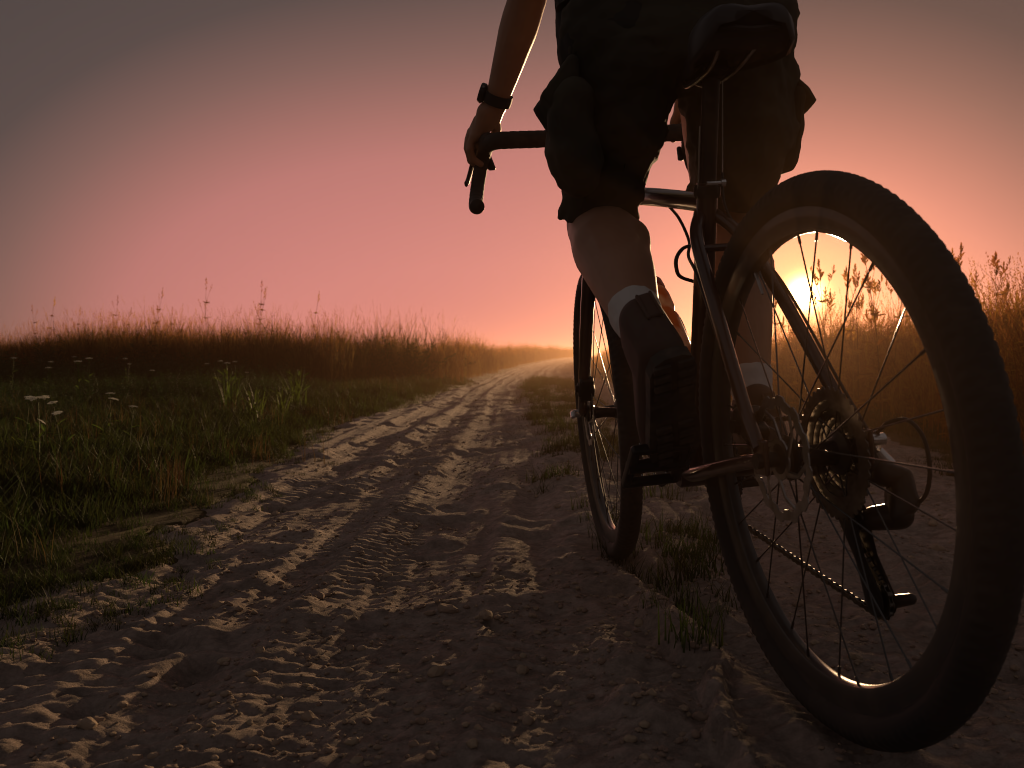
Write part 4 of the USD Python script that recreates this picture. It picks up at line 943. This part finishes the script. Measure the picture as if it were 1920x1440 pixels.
obj('pocket_flap', bent(soft(fl2, .008, 3), .012, 30, 15), 'shorts_cloth', shorts, smooth=True)
obj('belt', tube([(.395 + .125 * math.cos(a), -.010 + .186 * math.sin(a), 1.083 + .012 * math.cos(a)) for a in np.linspace(0, 2 * PI, 61)], .016, 8, .3), 'shorts_cloth', shorts, smooth=50)
# socks and shoes
for s in (1, -1):
    kn, an = KNEE[s], ANK[s]; up = (kn - an) / np.linalg.norm(kn - an)
    sk = chain([(an + up * .075, .0425), (an + up * .035, .0370), (an, .0325), (lerp(an, HEEL[s], .6), .028)]) + chain([(an, .0325), (lerp(HEEL[s], BALL[s], .6) + up * .01, .026)])
    sk = cut(sk, an + up * .026, -(up + .75 * np.array([.3, -.95 * s, 0])))
    obj('sock', bent(soft(sk, .006, 4), .006, 60, 20), 'sock_cloth', rider, smooth=True)
    f = (TOE[s] - HEEL[s]) / np.linalg.norm(TOE[s] - HEEL[s]); u_ = (an - HEEL[s]) - f * ((an - HEEL[s]) @ f); u_ /= np.linalg.norm(u_); l_ = np.cross(u_, f)
    q = lambda a, b, c: HEEL[s] + f * a + l_ * b + u_ * c
    up_ = hull(sph(q(.012, 0, .002), .034), sph(q(.022, 0, .076), .0345), sph(q(.075, 0, .012), .036), sph(q(.066, 0, .072), .0345))
    up_ = up_ + hull(sph(q(.07, 0, .010), .036), sph(q(.085, 0, .044), .030), sph(q(.17, .004 * s, -.004), .040), sph(q(.17, 0, .008), .034))
    up_ = up_ + hull(sph(q(.17, .004 * s, -.004), .040), sph(q(.235, .004, -.008), (.030, .030, .024)), sph(q(.20, .01, -.006), .032))
    up_ = up_ - chain([(an + u_ * .012, .0290), (an + up * .10, .040)])
    up_ = cut(up_, an + up * .006 + np.array([0, .004 * s, 0]), -(up + 1.25 * np.array([.2, .97 * s, 0])))
    shoe = thing('shoe', parent=rider)
    obj('upper', soft(up_, .007, 5), 'shoe_cloth', shoe, smooth=True)
    pts = []
    for x, w in ((-.026, .012), (-.018, .026), (.005, .034), (.05, .034), (.10, .034), (.15, .040), (.19, .041), (.225, .034), (.252, .022), (.262, .010)):
        for y in (-w, w):
            for z in (-.046, -.028): pts.append((x, y, z))
    pts = np.array(pts); R_ = np.stack([f, l_, u_], 1)
    so_ = []
    xs = sorted(set(pts[:, 0]))
    for a, b in zip(xs, xs[1:]):
        so_.append(hull_pts(pts[(pts[:, 0] == a) | (pts[:, 0] == b)]))
    arch = cat(so_); vv = np.asarray(arch.vertices); vv = vv + np.stack([0 * vv[:, 0], 0 * vv[:, 0], .010 * np.exp(-((vv[:, 0] - .085) / .035) ** 2) + .012 * sstep(.2, .262, vv[:, 0])], 1)
    obj('sole', TM(vv @ R_.T + HEEL[s], arch.faces), 'shoe_rubber', shoe, smooth=False)
    for x in np.arange(-.01, .25, .02):
        for y in (-.017, .017):
            if abs(x - .085) > .03: obj('sole_lug', tf(rbox((.012, .024, .006), .0015, (x, y, -.0485 + .010 * math.exp(-((x - .085) / .035) ** 2) + .012 * float(sstep(.2, .262, x)))), R_, HEEL[s]), 'shoe_rubber', shoe)
    obj('heel_tab', tf(cat([rbox((.008, .020, .05), .003, (-.0145, -.008, .066), Ry(.05)), rbox((.006, .005, .052), .002, (-.0185, .002, .064), Ry(.05)), rbox((.006, .005, .052), .002, (-.0185, -.018, .064), Ry(.05))]), R_, HEEL[s]), 'shoe_cloth', shoe)
    obj('laces', cat([rod(q(x, -.022, .046 - (x - .09) * .35), q(x + .012, .022, .046 - (x - .09) * .35), .0024, 6) for x in (.095, .112, .129, .146)]), 'sock_cloth', shoe)
# watch on the left wrist
el, wr = ELB[1], WRI[1]; d = (wr - el) / np.linalg.norm(wr - el); c = lerp(el, wr, .93); R_ = align(d)
watch = thing('watch', parent=rider)
obj('strap', tf(lathe([(.0285, -.012), (.0325, -.0115), (.0335, 0), (.0325, .0115), (.0285, .012)], 40, 'z', close=True), R_, c), 'watch_strap', watch)
wdir = np.array([.15, .93, .33]); wdir = wdir - d * (wdir @ d); wdir /= np.linalg.norm(wdir)
RW = align(wdir)
obj('watch_case', tf(lathe([(0, -.007), (.019, -.007), (.0215, -.004), (.0215, .004), (.019, .007), (0, .007)], 32, 'z'), RW, c + wdir * .036), 'watch_plastic', watch)
obj('watch_button', cat([rod(c + wdir * .036 + RW @ np.array([.021 * math.cos(a), .021 * math.sin(a), 0]), c + wdir * .036 + RW @ np.array([.0255 * math.cos(a), .0255 * math.sin(a), 0]), .003, 8) for a in (.5, -.5, PI)]), 'steel', watch)

# ------------------------------------------------------------------ added to imitate the veil of lens flare: haze round the whole scene
usdkit.material(stage, '/World/Looks/haze_look', {'v': ('principled_volume', {'color': (.95, .58, .36), 'density': .0016, 'anisotropy': .80})}, [], volume='v.volume')
hz = usdkit.mesh(stage, unique('/World', 'haze'), trimesh.creation.box(bounds=[[-215, -125, -1.6], [215, 260, 3.9]]), '/World/Looks/haze_look'); tag(hz.GetPrim(), 'added haze over the field and the track', 'haze', kind='stuff')
